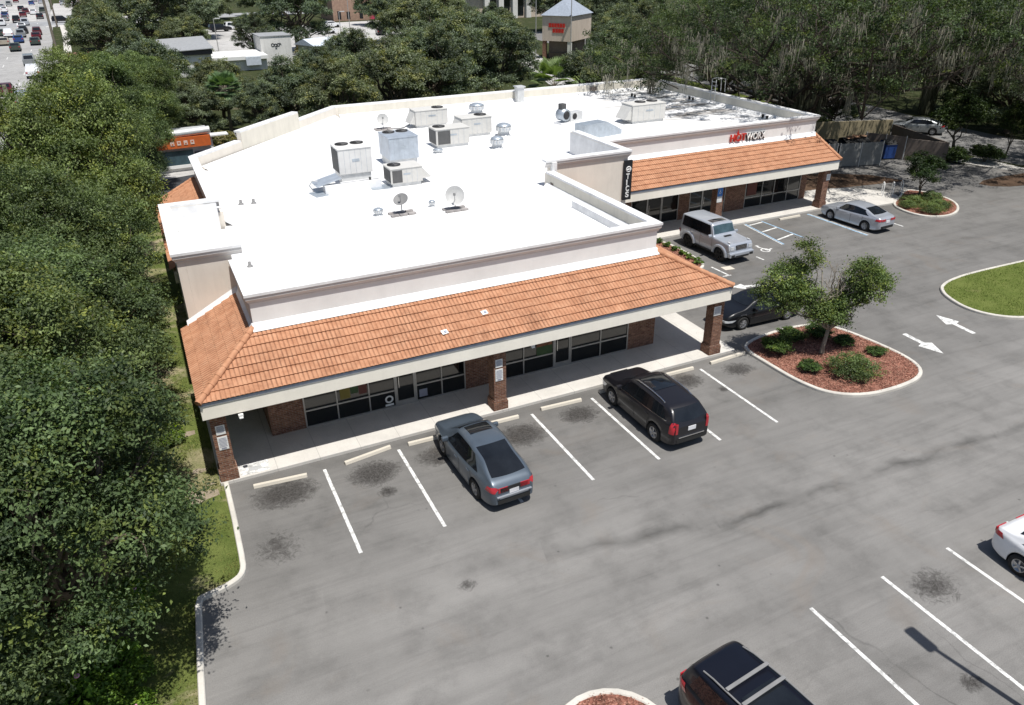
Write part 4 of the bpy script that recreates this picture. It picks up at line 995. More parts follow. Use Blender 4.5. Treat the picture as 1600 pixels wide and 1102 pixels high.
shopfront(.02, 6.54, SW, (1.26, 2.52, 3.57, 4.44, 5.53), (3,))
shopfront(8.32, 14.42, SW, (9.23, 10.67, 11.52, 13.01), (2,))
shopfront(24.02, 27.68, 17.1, (25.2, 26.4), (1,)); shopfront(28.62, 31.53, 17.1, (29.6, 30.75), (1,)); shopfront(33.32, 38.26, 17.1, (34.79, 35.87, 37.09), ())
# columns
cb = [(-3.08, .95), (7.20, .95), (17.70, .95), (29.22, 15.06), (38.28, 15.06), (-3.05, 6.15)]
for (cx, cy) in cb:
    c = MB(); c.box(cx-.26, cx+.26, cy-.26, cy+.26, .50, FB); c.box(cx-.31, cx+.31, cy-.31, cy+.31, .0, .49); c.box(cx-.29, cx+.29, cy-.29, cy+.29, .491, .56)
    part('column', c, 'brick')
# posters in the windows (part of their shop)
def poster(x0, x1, z0, z1, mat, y=SW-.018): b = MB(); b.box(x0, x1, y-.004, y, z0, z1); return part('window_poster', b, mat)
poster(1.40, 1.80, 1.0, 2.1, 'poster_y'); poster(1.82, 2.12, 1.15, 2.2, 'poster_g'); poster(2.14, 2.46, 1.05, 2.1, 'poster_r'); poster(9.85, 10.6, .95, 2.4, 'poster_o')
poster(9.85, 10.6, .90, 1.3, 'poster_g', SW-.024); poster(3.72, 3.98, 1.95, 2.12, 'sign_white', SW-.045); poster(4.08, 4.3, 2.0, 2.1, 'sign_white', SW-.045); poster(10.9, 11.2, 1.75, 2.0, 'sign_white', SW-.045); poster(4.56, 4.9, .28, .62, 'sign_text')
poster(33.45, 34.3, 1.0, 1.9, 'poster_r', 17.075)
rg = MB(); rg.lathe((3.30, SW-.03, .52), [(.10, 0), (.10, -.01), (.17, -.01), (.17, 0)], 20, axis='Y'); rg.box(3.13, 3.47, SW-.03, SW-.026, .22, .31); part('round_decal', rg, 'sign_white')
# small wall things
for (lx, ly) in ((-.6, SW-.03), (-2.35, .41), (8.55, .62)):
    b = MB(); b.obox((lx, ly-.05, 2.72), (.16, .1, .10)); b.obox((lx, ly-.07, 2.65), (.13, .13, .05)); part('wall_light', b, 'sign_white', bevel=.015)
sc = MB(); sc.box(XE-.33, XE-.318, 11.5, 11.8, ZR+.1, ZR+.4); sc.box(-.745, -.733, 24.2, 24.6, ZR+.08, ZR+.36); part('scupper', sc, 'brownwall')
# broken white patches on the tiles
br = MB()
for (px, v) in ((5.15, .27), (6.95, .46)):
    y = .37+run*v; z = EZ+(WZ-EZ)*v+.10; br.obox((px, y, z), (.26, .20, .02), .2, rx=.45); br.obox((px+.02, y-.02, z+.02), (.09, .09, .04), .2, 1, rx=.45)
part('roof_vent_patch', br, ['sign_white', 'gutter'])

# ------------------------------------------------------------------ signs on the building
s = empty('shop_sign', (31.35, 17.02, 4.90), 0, 'red and white HOTWORX channel letter sign above the far tiled canopy', 'shop sign')
text_obj('red_letters', 'HOT', .66, (0, -.02, 0), 'sign_red', s, 1.28, .05, .012)
text_obj('dark_outline', 'WORX', .60, (1.34, .01, -.015), 'sign_black', s, 1.66, .035, .03)
text_obj('white_letters', 'WORX', .60, (1.36, -.03, 0), 'sign_white', s, 1.6, .05, .004)
fm = MB(); fm.add([(.52, -.05, .42), (.74, -.05, .44), (.66, -.05, .62), (.62, -.05, .80), (.56, -.05, .62), (.50, -.05, .55)], [(0, 1, 2, 3, 4, 5)]); fm.build('flame', 'sign_red', s)
v = empty('shop_sign', (20.42, 12.46, 3.75), 0, 'tall black vertical sign with white letters on the corner of the cream wall', 'shop sign')
b = MB(); b.box(-.26, .26, -.12, 0, 0, 2.2); b.build('panel', 'sign_black', v, bevel=.01)
e = MB(); e.lathe((0, -.13, 1.72), [(.10, 0), (.10, -.02), (.17, -.02), (.17, 0)], 24, axis='Y'); e.tube([(-.1, -.15, 1.68), (0, -.15, 1.74), (.1, -.15, 1.70)], .03, 6); e.build('emblem', 'sign_white', v)
for k, ch in enumerate('TICS'): text_obj('letter', ch, .42, (-.13, -.135, 1.19-.34*k), 'sign_white', v, .22 if ch != 'I' else .07, .01, .012)
def notice(x, y, z0, z1, wd, label, rows=5, foot=None, bluetop=False):
    n_ = empty('notice_sign', (x, y, z0), 0, label, 'notice sign'); h = z1-z0
    b = MB(); b.box(-wd/2, wd/2, -.015, 0, 0, h); b.build('plate', 'sign_white', n_, bevel=.004)
    t = MB()
    for k in range(rows): q = .35+.08*((k*7) % 5)/4; t.box(-wd*q, wd*q, -.019, -.0155, h*(.86-.70*k/rows)-.012, h*(.86-.70*k/rows)+.012)
    t.build('printed_lines', 'sign_text', n_)
    if bluetop: b = MB(); b.box(-wd/2, wd/2, -.024, -.0195, h*.42, h); b.build('blue_panel', 'sign_blue', n_); w_ = MB(); w_.lathe((0, -.027, h*.66), [(.05, 0), (.08, 0), (.08, .002), (.05, .002)], 14, axis='Y'); w_.obox((0, -.027, h*.8), (.035, .004, .12)); w_.build('wheelchair_symbol', 'sign_white', n_)
    if foot: b = MB(); b.box(-wd*.25, wd*.25, -.021, -.0195, .03, .09); b.build('dark_band', foot, n_)
notice(-3.06, .685, 1.98, 2.34, .30, 'upper white notice on the left end brick column', 6)
notice(-3.06, .685, 1.38, 1.90, .32, 'lower white notice on the left end brick column', 7, 'sign_text')
notice(7.16, .685, 2.03, 2.38, .30, 'upper white notice on the middle brick column by the blue car', 6)
notice(7.16, .685, 1.44, 1.96, .32, 'lower white notice on the middle brick column by the blue car', 7, 'sign_text')
notice(17.60, .685, 2.05, 2.48, .38, 'white notice on the brick column beside the black parked sedan', 6)
notice(29.15, 14.795, 1.75, 2.70, .40, 'blue and white disabled parking sign on the far brick column', 3, None, True)
notice(38.42, 14.795, 2.02, 2.45, .34, 'white notice on the far right brick column by the silver sedan', 5)

# ------------------------------------------------------------------ roof plant
def ac_unit(x0, x1, y0, y1, h, z, label, cab='ac', fans=((.25, .5, .34),), grilles=(), hood=None, curb=.18, ribs=True, rz=0):
    cx, cy = (x0+x1)/2, (y0+y1)/2; a = empty('air_conditioner', (cx, cy, ZR+.002), rz, label, 'air conditioner', 'packaged air conditioning units on the white roof'); w_, d_ = x1-x0, y1-y0
    c = MB(); c.box(-w_/2, w_/2, -d_/2, d_/2, curb, h-.05); c.box(-w_/2-.03, w_/2+.03, -d_/2-.03, d_/2+.03, h-.05, h); c.build('cabinet', cab, a, bevel=.015)
    c = MB(); c.box(-w_/2+.08, w_/2-.08, -d_/2+.08, d_/2-.08, 0, curb); c.build('base_curb', 'ltgalv', a)
    for (fx, fy, fr) in fans:
        f = MB(); f.lathe(((fx-.5)*w_, (fy-.5)*d_, h), [(fr, .0), (fr, .05), (fr-.05, .05), (fr-.06, .012), (.001, .012)], 24); fo = f.build('fan_guard', 'fan_dark', a)
        bl = MB()
        for k in range(5): an = 2*PI*k/5; bl.obox(((fx-.5)*w_+math.cos(an)*fr*.45, (fy-.5)*d_+math.sin(an)*fr*.45, h+.03), (fr*.7, .10, .012), an, rx=.3)
        bl.build('fan_blade', 'ac_dark', fo)
    for (face, u0, u1) in grilles:
        g = MB()
        if face == 'S': g.box(-w_/2+u0*w_, -w_/2+u1*w_, -d_/2-.012, -d_/2-.002, curb+.06, h-.12)
        if face == 'W': g.box(-w_/2-.012, -w_/2-.002, -d_/2+u0*d_, -d_/2+u1*d_, curb+.06, h-.12)
        g.build('coil_grille', 'ac_dark', a)
    if ribs:
        rb = MB()
        for k in range(1, 6): xx = -w_/2+w_*k/6; rb.box(xx-.006, xx+.006, -d_/2-.008, -d_/2-.001, curb+.03, h-.07)
        rb.box(-w_*.10, w_*.12, -d_/2-.012, -d_/2-.001, h*.62, h*.70); rb.build('panel_seam', 'galv', a)
    if hood:
        hd = MB(); e0 = w_/2 if hood > 0 else -w_/2
        hd.add([(e0, -d_*.42, h-.08), (e0, d_*.42, h-.08), (e0+hood, d_*.42, curb+.14), (e0+hood, -d_*.42, curb+.14), (e0, -d_*.42, curb+.1), (e0, d_*.42, curb+.1)], [(0, 1, 2, 3), (0, 3, 4), (1, 5, 2), (3, 2, 5, 4)]); hd.build('rain_hood', cab, a)
    return a
ac_unit(5.75, 7.55, 17.7, 19.3, 1.9, ZR, 'tall white twin fan air conditioner with a blue duct flap at its left side', 'ac_white', ((.28, .72, .36), (.74, .72, .36)), (('W', .08, .92),), curb=.55)
ac_unit(9.2, 10.95, 19.9, 21.9, 1.72, ZR, 'blue galvanised air conditioner with twin fans and exposed panel', 'ac_blue', ((.28, .78, .36), (.74, .78, .36)), (), curb=.45)
ac_unit(8.0, 9.75, 15.95, 17.25, 1.0, ZR, 'low white air conditioner with sloping hood in front of the blue unit', 'ac', ((.25, .6, .36),), (('S', .05, .36), ('W', .05, .95)), .55)
ac_unit(13.3, 15.55, 23.3, 24.7, 1.18, ZR, 'grey air conditioner with large dark coil grille and single fan', 'ac', ((.22, .6, .40),), (('S', .05, .42), ('W', .06, .94)))
ac_unit(14.2, 16.6, 29.8, 31.1, 1.20, ZR, 'farthest back air conditioner beside a white dish near the rear parapet', 'ac', ((.78, .5, .42),), (), -.4)
ac_unit(15.95, 18.1, 25.5, 26.9, 1.24, ZR, 'grey air conditioner between the dark grille unit and the silver turbine vents', 'ac', ((.76, .55, .42),), (), -.4)
ac_unit(28.3, 31.1, 23.9, 25.4, 1.30, ZR, 'long air conditioner with two fans alone on the streaked east roof', 'ac', ((.42, .6, .40), (.78, .6, .40)), (), -.55)
def thing(name, label, cat, loc, rz=0, group=None): return empty(name, loc, rz, label, cat, group)
t = thing('duct_flap', 'pale blue sheet metal duct lying beside the tall white unit', 'duct', (4.9, 17.1, ZR+.003))
b = MB(); b.obox((-.05, .05, .52), (1.35, 1.1, .07), .05, ry=-.22); b.build('flap', 'ac_blue', t); b = MB(); b.tube([(-.75, .1, .02), (-.95, .0, .35), (-.80, -.1, .62), (-.55, -.2, .60)], .035, 7); b.build('hose', 'ltgalv', t)
b = MB(); b.obox((1.2, -.62, .21), (3.0, .16, .40), .02); b.obox((1.2, -.22, .21), (3.0, .10, .36), .02); b.build('curb_rail', 'coping', t)
b = MB(); b.obox((-.62, -.55, .015), (.7, 1.0, .02), .2); b.obox((2.6, -.70, .016), (1.0, .9, .02), -.1); b.build('grey_pad', 'galv', t); b = MB(); b.obox((2.15, -.5, .28), (.09, .09, .55)); b.build('black_pipe', 'trim', t)
def dish(x, y, r, az, el, label, mat, pad, mast=.55):
    t = thing('satellite_dish', label, 'satellite dish', (x, y, ZR+.003))
    b = MB(); b.tube([(0, 0, 0), (0, 0, mast)], .025, 7); b.build('mast', 'dishdark', t)
    N = Vector((math.cos(az)*math.cos(el), math.sin(az)*math.cos(el), math.sin(el))); a1 = N.orthogonal().normalized(); a2 = N.cross(a1); c = Vector((0, 0, mast+r*.35)); V = []; F = []
    for i in range(7):
        rr = r*i/6
        for k in range(24):
            th = 2*PI*k/24; V.append((c+a1*math.cos(th)*rr+a2*math.sin(th)*rr+N*(rr*rr*.28/r))[:])
    for i in range(6):
        for k in range(24): F.append((i*24+k, i*24+(k+1) % 24, (i+1)*24+(k+1) % 24, (i+1)*24+k))
    b = MB(); b.add(V, F, 0, True); b.build('reflector', mat, t)
    b = MB(); tip = c+N*r*.95-a2*r*.1; b.tube([(c-Vector((0, 0, r*.7)))[:], tip[:]], .015, 5); b.obox(tip[:], (.09, .09, .11)); b.build('feed_arm', 'dishdark', t)
    b = MB()
    for (bx, by) in pad: b.obox((bx, by, .05), (.38, .19, .09), .1)
    b.tube([(-.45, -.2, .02), (.45, -.2, .02)], .02, 5); b.tube([(-.45, .2, .02), (.45, .2, .02)], .02, 5); b.build('ballast', 'block', t)
PAD = [(x_, y_) for x_ in (-.42, 0, .42) for y_ in (-.22, .22)]
dish(7.05, 11.35, .36, 4.0, .95, 'dark grey satellite dish tilted up on concrete ballast blocks', 'dishdark', PAD)
dish(9.55, 10.8, .46, 4.4, .35, 'large pale satellite dish facing the car park on a flat pad', 'dish', [(x_*.9, y_) for x_, y_ in PAD])
dish(12.05, 30.6, .40, 4.6, .4, 'small white satellite dish near the rear parapet by the farthest unit', 'dish', PAD)
def turbine(x, y, r, h, label, kind='turbine_vent'):
    t = thing(kind, label, 'roof vent', (x, y, ZR+.002), 0, 'round metal vents on the white roof')
    b = MB(); b.lathe((0, 0, 0), [(r*1.2, 0), (r*.9, .06), (r*.85, h*.35)], 18); b.build('collar', 'ltgalv', t)
    b = MB(); b.lathe((0, 0, 0), [(r*.80, h*.33), (r*1.05, h*.38), (r*1.12, h*.55), (r*1.05, h*.74), (r*1.12, h*.76), (r*1.1, h*.82), (r*.6, h*.95), (.001, h)], 18); b.build('hood', 'galv', t)
    b = MB(); nv = 24; V = []
    for z_ in (h*.40, h*.73):
        for k in range(nv): a = 2*PI*k/nv; q = r*(1.20 if k % 2 else 1.06); V.append((math.cos(a)*q, math.sin(a)*q, z_))
    b.add(V, [(k, (k+1) % nv, nv+(k+1) % nv, nv+k) for k in range(nv)]); b.build('vane', 'ltgalv', t)
turbine(6.0, 11.7, .20, .38, 'small round vent left of the dark satellite dish'); turbine(13.0, 22.3, .27, .28, 'low mushroom vent in front of the dark grille unit'); turbine(16.75, 21.7, .36, .78, 'nearer silver turbine vent right of the grey units')
turbine(18.7, 24.9, .44, .85, 'larger silver turbine vent behind another turbine vent'); turbine(20.2, 33.0, .5, .8, 'round vent hood at the back behind the grey units'); turbine(8.75, 11.85, .14, .34, 'tiny white pipe vent between the two satellite dishes')
def pipe(x, y, h, r, label, mat='trim'): b = MB(); b.lathe((x, y, ZR), [(r*2.2, 0), (r*1.1, .08), (r, .09), (r, h), (r*.7, h), (r*.7, h-.03)], 12); tag(b.build('vent_pipe', mat), label, 'vent pipe')
pipe(.4, 16.6, .22, .07, 'leftmost short grey roof pipe near the west parapet', 'dishdark'); pipe(1.0, 16.5, .22, .07, 'second short grey roof pipe near the west parapet', 'dishdark'); pipe(-.55, 7.6, .2, .06, 'grey pipe stub near the southwest raised corner', 'dishdark')
t = thing('exhaust_fan', 'grey centrifugal exhaust blower with dark openings on the middle of the roof', 'exhaust fan', (24.6, 26.6, ZR+.002), .25)
b = MB(); b.lathe((-.5, 0, .62), [(.001, -.35), (.42, -.35), (.42, .35), (.001, .35)], 20, axis='Y'); b.build('scroll_housing', 'galv', t); b = MB(); b.lathe((-.5, -.36, .62), [(.30, 0), (.30, -.012), (.001, -.012)], 18, axis='Y'); b.lathe((.35, -.33, .45), [(.22, 0), (.22, -.012), (.001, -.012)], 18, axis='Y'); b.build('intake', 'fan_dark', t)
b = MB(); b.obox((.55, 0, .42), (1.2, .65, .62)); b.build('motor_box', 'ltgalv', t, bevel=.02); b = MB(); b.obox((-.5, .1, 1.15), (.4, .4, .45)); b.build('outlet', 'ac_dark', t); b = MB(); b.box(-1.0, 1.2, -.4, .4, 0, .12); b.build('base_curb', 'coping', t)
t = thing('duct_box', 'pale blue grey sheet metal duct box behind the raised cream corner wall', 'duct', (23.6, 21.7, ZR+.002), .18)
b = MB(); b.box(-1.0, 1.0, -.5, .5, 0, .95); b.add([(1.0, -.5, .95), (1.0, .5, .95), (2.3, .5, .3), (2.3, -.5, .3)], [(0, 1, 2, 3)]); b.add([(1.0, -.5, 0), (1.0, -.5, .95), (2.3, -.5, .3), (2.3, -.5, 0)], [(0, 1, 2, 3)]); b.build('casing', 'galv', t)
t = thing('roof_ladder', 'grey metal access ladder over the far east parapet', 'ladder', (38.3, 27.6, ZR))
b = MB()
for y in (-.25, .25): b.tube([(0, y, 0), (0, y, 1.9), (.5, y, 1.95), (.9, y, 1.9), (.95, y, .9)], .03, 6)
b.build('side_rail', 'ltgalv', t); b = MB()
for k in range(6): b.tube([(0, -.25, .2+.3*k), (0, .25, .2+.3*k)], .02, 5)
b.build('rung', 'ltgalv', t)
t = thing('roof_hatch_box', 'pale metal box vent standing against the rear parapet', 'roof vent', (25.3, 36.0, ZR)); b = MB(); b.box(-.3, .3, -.3, .3, 0, 1.15); b.build('casing', 'ltgalv', t, bevel=.02); b = MB(); b.box(-.38, .38, -.38, .38, 1.15, 1.24); b.build('lid', 'ltgalv', t)
t = thing('electrical_box', 'small brown box mounted inside the rear parapet wall', 'electrical box', (32.5, 36.35, ZR+.3)); b = MB(); b.box(-.3, .3, -.14, .0, 0, .3); b.build('casing', 'brownwall', t, bevel=.01); b = MB(); b.tube([(.1, -.05, 0), (.1, -.05, -.25)], .02, 5); b.build('conduit', 'brownwall', t)
for k, (x, y, lb) in enumerate(((34.6, 33.5, 'pair of dark camera brackets standing by the far roof corner'), (37.9, 21.3, 'pair of dark pipe stubs at the east parapet by the corner'), (37.9, 30.0, 'dark pipe stub along the east parapet by the ladder'))):
    t = thing('conduit_stub', lb, 'pipe stub', (x, y, ZR+.002)); [(lambda m: (m.obox((0, dy, hh/2+.02), (.13, .13, hh)), m.build('stub', 'trim', t)))(MB()) for dy, hh in ((0, .26), (-.45, .22))]; b = MB(); b.obox((0, -.2, .02), (.5, .9, .03)); b.build('pad', 'galv', t)
b = MB(); b.tube([(12.4, 30.5, ZR+.05), (13.0, 30.2, ZR+.06), (13.5, 30.4, ZR+.05), (14.1, 30.4, ZR+.3)], .03, 5); tag(b.build('cable', 'wire'), 'dark cable running to the farthest back air conditioner', 'cable')
# ------------------------------------------------------------------ the ground
b = MB(); b.box(-900, 900, -300, 1400, -.30, -.05); struct(b.build('ground', 'ground'))
b = MB(); b.sheet([(-14.5, -60), (-3.2, -60), (-3.2, .7), (-3.42, .7), (-3.42, 6.5), (-3.2, 6.5), (-3.2, 13.3), (-1.25, 13.3), (-1.1, 40), (-12.4, 40)], -.012); struct(b.build('verge', 'grass'))
KL = [(-3.25, .62), (-3.26, -1.5), (-3.30, -3.3)] + smooth_open([(-3.30, -3.3), (-3.34, -4.1), (-3.75, -4.42), (-4.62, -4.62)], 2) + [(-4.70, -4.9), (-4.86, -7.0), (-5.05, -10), (-6.2, -30), (-8, -60)]
lot = [(-8, -60), (-6.2, -30), (-5.05, -10), (-4.86, -7.0), (-4.70, -4.9), (-4.62, -4.62), (-3.75, -4.42), (-3.34, -4.1), (-3.30, -3.3), (-3.25, .62), (18.85, .62), (18.85, 12.5), (20.5, 12.5), (20.5, 14.7), (39.2, 14.7), (39.2, 25.0), (57.2, 25.0), (57.6, 19.6), (59.5, 15.8), (95, 11), (95, -60)]
b = MB(); b.sheet(lot, 0.0); struct(b.build('car_park', 'asphalt'))
kerb('kerb', KL)
# walkways
b = MB(); b.prism([(-3.42, .62), (18.85, .62), (18.85, 12.48), (15.86, 12.48), (15.86, 2.78), (-1.27, 2.78), (-1.27, 6.48), (-3.42, 6.48)], -.02, .125); struct(b.build('walkway', 'walk', bevel=.02))
b = MB(); b.prism([(20.46, 14.7), (38.9, 14.7), (38.9, 17.08), (20.46, 17.08)], -.02, .125); struct(b.build('walkway', 'walk', bevel=.02))
b = MB(); b.prism(smooth_closed([(38.91, 14.4), (43.0, 13.1), (45.6, 14.2), (45.2, 16.4), (43, 18.2), (38.91, 18.6)], 1), -.02, .10); struct(b.build('pavement', 'walk'))
b = MB(); b.sheet([(39.0, 18.8), (45.5, 17.8), (49.5, 17.2), (48.5, 19.8), (46, 21.5), (39.0, 24.5)], .012); struct(b.build('soil_bed', 'shaded_soil'))
b = MB(); b.sheet([(-2.72, .70), (-1.72, .70), (-1.72, 1.36), (-2.72, 1.36)], .129); struct(b.build('walkway_marking', 'line')); b = MB(); b.sheet([(-2.42, .88), (-2.0, .88), (-2.0, 1.10), (-2.42, 1.10)], .133); struct(b.build('walkway_marking', 'ltgalv'))
# painted bay lines
def bar(p, q, w=.115, z=.005, mat='line', name='bay_line'):
    p, q = Vector(p), Vector(q); d = (q-p).normalized(); n_ = Vector((-d.y, d.x))*w/2
    b = MB(); b.sheet([(p+n_)[:], (p-n_)[:], (q-n_)[:], (q+n_)[:]], z); return struct(b.build(name, mat))
for i in (0, 1, 2, 3, 4, 5, 6): bar((2.74*i, 0.0), (2.74*i, -4.74))
for k in range(-1, 4): bar((10.62+2.74*k, -12.40), (10.62+2.74*k+.02, -17.3))
bar((31.43, 14.6), (30.93, 10.5), .11, mat='blue_line'); bar((32.80, 14.6), (32.9, 10.9), .11, mat='blue_line'); bar((36.63, 14.4), (36.75, 9.4), .14, mat='blue_line'); bar((36.76, 14.4), (36.88, 9.4), .06)
bar((31.30, 14.6), (30.80, 10.5), .07)
for (a, c) in (((31.50, 14.3), (32.72, 14.45)), ((31.38, 12.9), (32.76, 13.15)), ((31.15, 11.3), (32.8, 11.7))): bar(a, c, .14)
bar((24.55, 9.45), (24.62, 8.0), .11); bar((27.95, 9.6), (28.0, 9.0), .11); bar((40.1, 12.0), (40.2, 9.6), .11); bar((24.2, 8.02), (24.75, 7.98), .1)
def arrow(name, tip, tail, hw=.34, sw=.12, hl=1.0):
    p, q = Vector(tip), Vector(tail); d = (p-q).normalized(); n_ = Vector((-d.y, d.x)); h = p-d*hl; e = p-d*hl*1.12
    b = MB(); b.sheet([p[:], (h+n_*hw)[:], (e+n_*sw)[:], (q+n_*sw)[:], (q-n_*sw)[:], (e-n_*sw)[:], (h-n_*hw)[:]], .005); return struct(b.build(name, 'line'))
arrow('road_arrow', (27.05, -3.70), (27.15, -1.50), .42); arrow('road_arrow', (30.30, -.72), (30.10, -2.95), .42); arrow('road_arrow', (23.6, 6.6), (25.2, 6.1), .36, .12, .7)
def hc(x, y, rz):
    b = MB(); b.lathe((x, y, .005), [(.22, 0), (.30, 0)], 20); b.obox((x+.05, y+.30, .005), (.12, .8, .001), rz); b.obox((x+.05, y+.8, .0055), (.2, .2, .001), rz); b.obox((x+.3, y+.0, .006), (.5, .12, .001), rz); struct(b.build('bay_symbol', 'line'))
hc(29.2, 10.2, .2)
b = MB(); b.sheet([(25.0, 9.2), (25.6, 9.1), (25.55, 8.6), (24.95, 8.7)], .006); struct(b.build('bay_symbol', 'stop'))

# islands
isl = smooth_closed([(19.30, .55), (19.30, -1.2), (19.35, -2.8), (19.75, -4.1), (20.9, -4.85), (22.5, -5.0), (24.1, -4.85), (24.95, -4.2), (25.2, -3.0), (25.05, -1.3), (24.75, .2), (24.1, 1.0), (22.7, 1.3), (21.0, 1.2), (19.9, .95)], 2)
b = MB(); b.prism(isl, -.02, .10); struct(b.build('island_bed', 'mulch')); kerb('kerb', isl, True)
nis = smooth_closed([(43.3, 13.2), (42.7, 11.5), (43.1, 10.1), (44.5, 9.6), (46.1, 10.1), (47.5, 11.3), (48.1, 12.8), (47.9, 14.5), (47.2, 15.4), (45.3, 14.2)], 2)
b = MB(); b.prism(nis, -.02, .10); struct(b.build('island_bed', 'mulch')); kerb('kerb', nis, True)
ris = smooth_closed([(60, .5), (50, 1.2), (42.97, 1.85), (40.78, 1.95), (37.59, 2.05), (35.3, 2.0), (33.6, 1.6), (32.85, .9), (32.45, .1), (32.2, -.8), (32.35, -1.75), (33.0, -2.6), (34.0, -3.1), (35.6, -3.5), (45, -5.5), (60, -7)], 2)
b = MB(); b.prism(ris, -.02, .11); struct(b.build('island_lawn', 'lawn')); kerb('kerb', ris, True)
cap = [(3.5+1.43*math.cos(a), -13.6+1.43*math.sin(a)) for a in np.linspace(0, PI, 14)] + [(3.5+1.43*math.cos(a), -18.2+1.43*math.sin(a)) for a in np.linspace(PI, 2*PI, 14)]
b = MB(); b.prism(cap, -.02, .10); struct(b.build('island_bed', 'mulch')); kerb('kerb', cap, True)
bed = [(22.4, 14.4), (24.35, 14.4), (24.6, 13.0), (24.55, 11.2), (24.35, 10.0)] + [(23.9, 9.45), (23.3, 9.4), (22.6, 9.6), (22.3, 10.5)]
bed = smooth_closed(bed, 1); b = MB(); b.prism(bed, -.02, .10); struct(b.build('island_bed', 'mulch')); kerb('kerb', bed, True)
# wheel stops
def stop(x, y, rz, label, L=1.80):
    b = MB(); n_ = 1; V = [(-L/2, -.085, 0), (-L/2, .085, 0), (-L/2, .055, .12), (-L/2, -.055, .12)]; V += [(-p[0], p[1], p[2]) for p in V]
    b.add(V, [(0, 3, 2, 1), (4, 5, 6, 7), (0, 1, 5, 4), (1, 2, 6, 5), (2, 3, 7, 6), (3, 0, 4, 7)]); o = b.build('wheel_stop', 'stop', loc=(x, y, .002), bevel=.012); o.rotation_euler = (0, 0, rz); tag(o, label, 'wheel stop', 'concrete wheel stops at the head of the bays')
stop(-1.53, -.05, -.085, 'leftmost concrete wheel stop in front of the left end brick column'); stop(1.62, .10, .155, 'crooked concrete wheel stop, second from the left'); stop(4.05, .08, -.03, 'wheel stop half hidden by the front left of the blue grey car'); stop(6.75, .03, -.03, 'wheel stop at the front right corner of the blue grey car')
stop(9.58, .05, -.05, 'wheel stop in the empty bay right of the middle brick column'); stop(12.35, .22, 0, 'wheel stop under the nose of the black suv'); stop(15.26, .16, -.02, 'wheel stop just right of the black suv'); stop(18.1, .22, .06, 'wheel stop below the right end brick column by the shrub island', 2.0)
stop(34.9, 14.25, .01, 'distant wheel stop between the blue bay lines under the red and white sign'); stop(28.0, 14.3, .0, 'distant wheel stop behind the boxy silver suv')

# loose stuff: mulch chips, grass blades
def inside(poly, P):
    x, y = P[:, 0], P[:, 1]; c = np.zeros(len(P), bool); n_ = len(poly)
    for i in range(n_):
        x0, y0 = poly[i]; x1, y1 = poly[(i+1) % n_]; m = ((y0 > y) != (y1 > y)); xi = (x1-x0)*(y-y0)/((y1-y0) if y1 != y0 else 1e-9)+x0; c ^= (m & (x < xi))
    return c
def scatter(poly, n_):
    a = np.array(poly); lo, hi = a.min(0), a.max(0); P = RNG.uniform(lo, hi, (n_, 2)); return P[inside(poly, P)]
def chips(name, poly, n_, z, size=.07, dark=(.13, .06, .045), light=(.46, .26, .19)):
    P = scatter(poly, n_); C = np.column_stack([P, np.full(len(P), z)+RNG.uniform(0, .03, len(P))]); k = RNG.random(len(P))[:, None]
    me = poly_mesh(name, leaf_verts(C, size, RNG, up=1.2, aspect=.4), 4, np.array(dark)+(np.array(light)-np.array(dark))*k, 'moss'); o = bpy.data.objects.new(name, me); COL.objects.link(o); stuff(o)
chips('mulch_chips', isl, 9000, .105); chips('mulch_chips', cap, 3500, .105); chips('mulch_chips', nis, 2500, .105); chips('mulch_chips', bed, 1500, .105)
def blades(name, poly, n_, z, h=.09, dark=(.05, .08, .015), light=(.20, .24, .06), patch=.0):
    P = scatter(poly, n_)
    if patch:
        f = np.sin(P[:, 0]*1.9+np.sin(P[:, 1]*1.3)*1.5)+np.sin(P[:, 1]*2.3+np.cos(P[:, 0]*1.1)*1.7)+RNG.normal(0, .8, len(P)); P = P[f > patch]
    n_ = len(P); a = RNG.uniform(0, PI, n_); w = .012; hh = h*RNG.uniform(.4, 1.3, n_); base = np.column_stack([P, np.full(n_, z)]); d = np.column_stack([np.cos(a)*w, np.sin(a)*w, np.zeros(n_)]); tip = base+np.column_stack([RNG.normal(0, h*.45, n_), RNG.normal(0, h*.45, n_), hh])
    k = RNG.random(n_)[:, None]; me = poly_mesh(name, np.stack([base-d, base+d, tip], 1), 3, np.array(dark)+(np.array(light)-np.array(dark))*k, 'moss'); o = bpy.data.objects.new(name, me); COL.objects.link(o); stuff(o)
blades('grass', [(-9, -13), (-5.1, -12.5), (-4.8, -5.0), (-4.5, -4.75), (-3.45, -4.2), (-3.4, .5), (-3.6, 6), (-3.3, 13), (-6, 14)], 60000, -.012, .085, (.06, .08, .02), (.26, .26, .08), .15)
blades('grass', ris, 42000, .108, .07, (.06, .10, .015), (.16, .22, .04), -1.2)
b = MB()
for (x, y, r) in ((-4.0, 1.9, .28), (-4.15, .35, .62), (-3.75, .95, .16), (-4.9, -1.2, .5), (-4.4, 4.6, .5)):
    pts = [(x+r*(1+.25*math.sin(k*2.1))*math.cos(2*PI*k/11), y+r*.55*(1+.25*math.cos(k*1.7))*math.sin(2*PI*k/11)) for k in range(11)]; b.sheet(pts, -.008)
struct(b.build('sandy_patch', 'sand'))

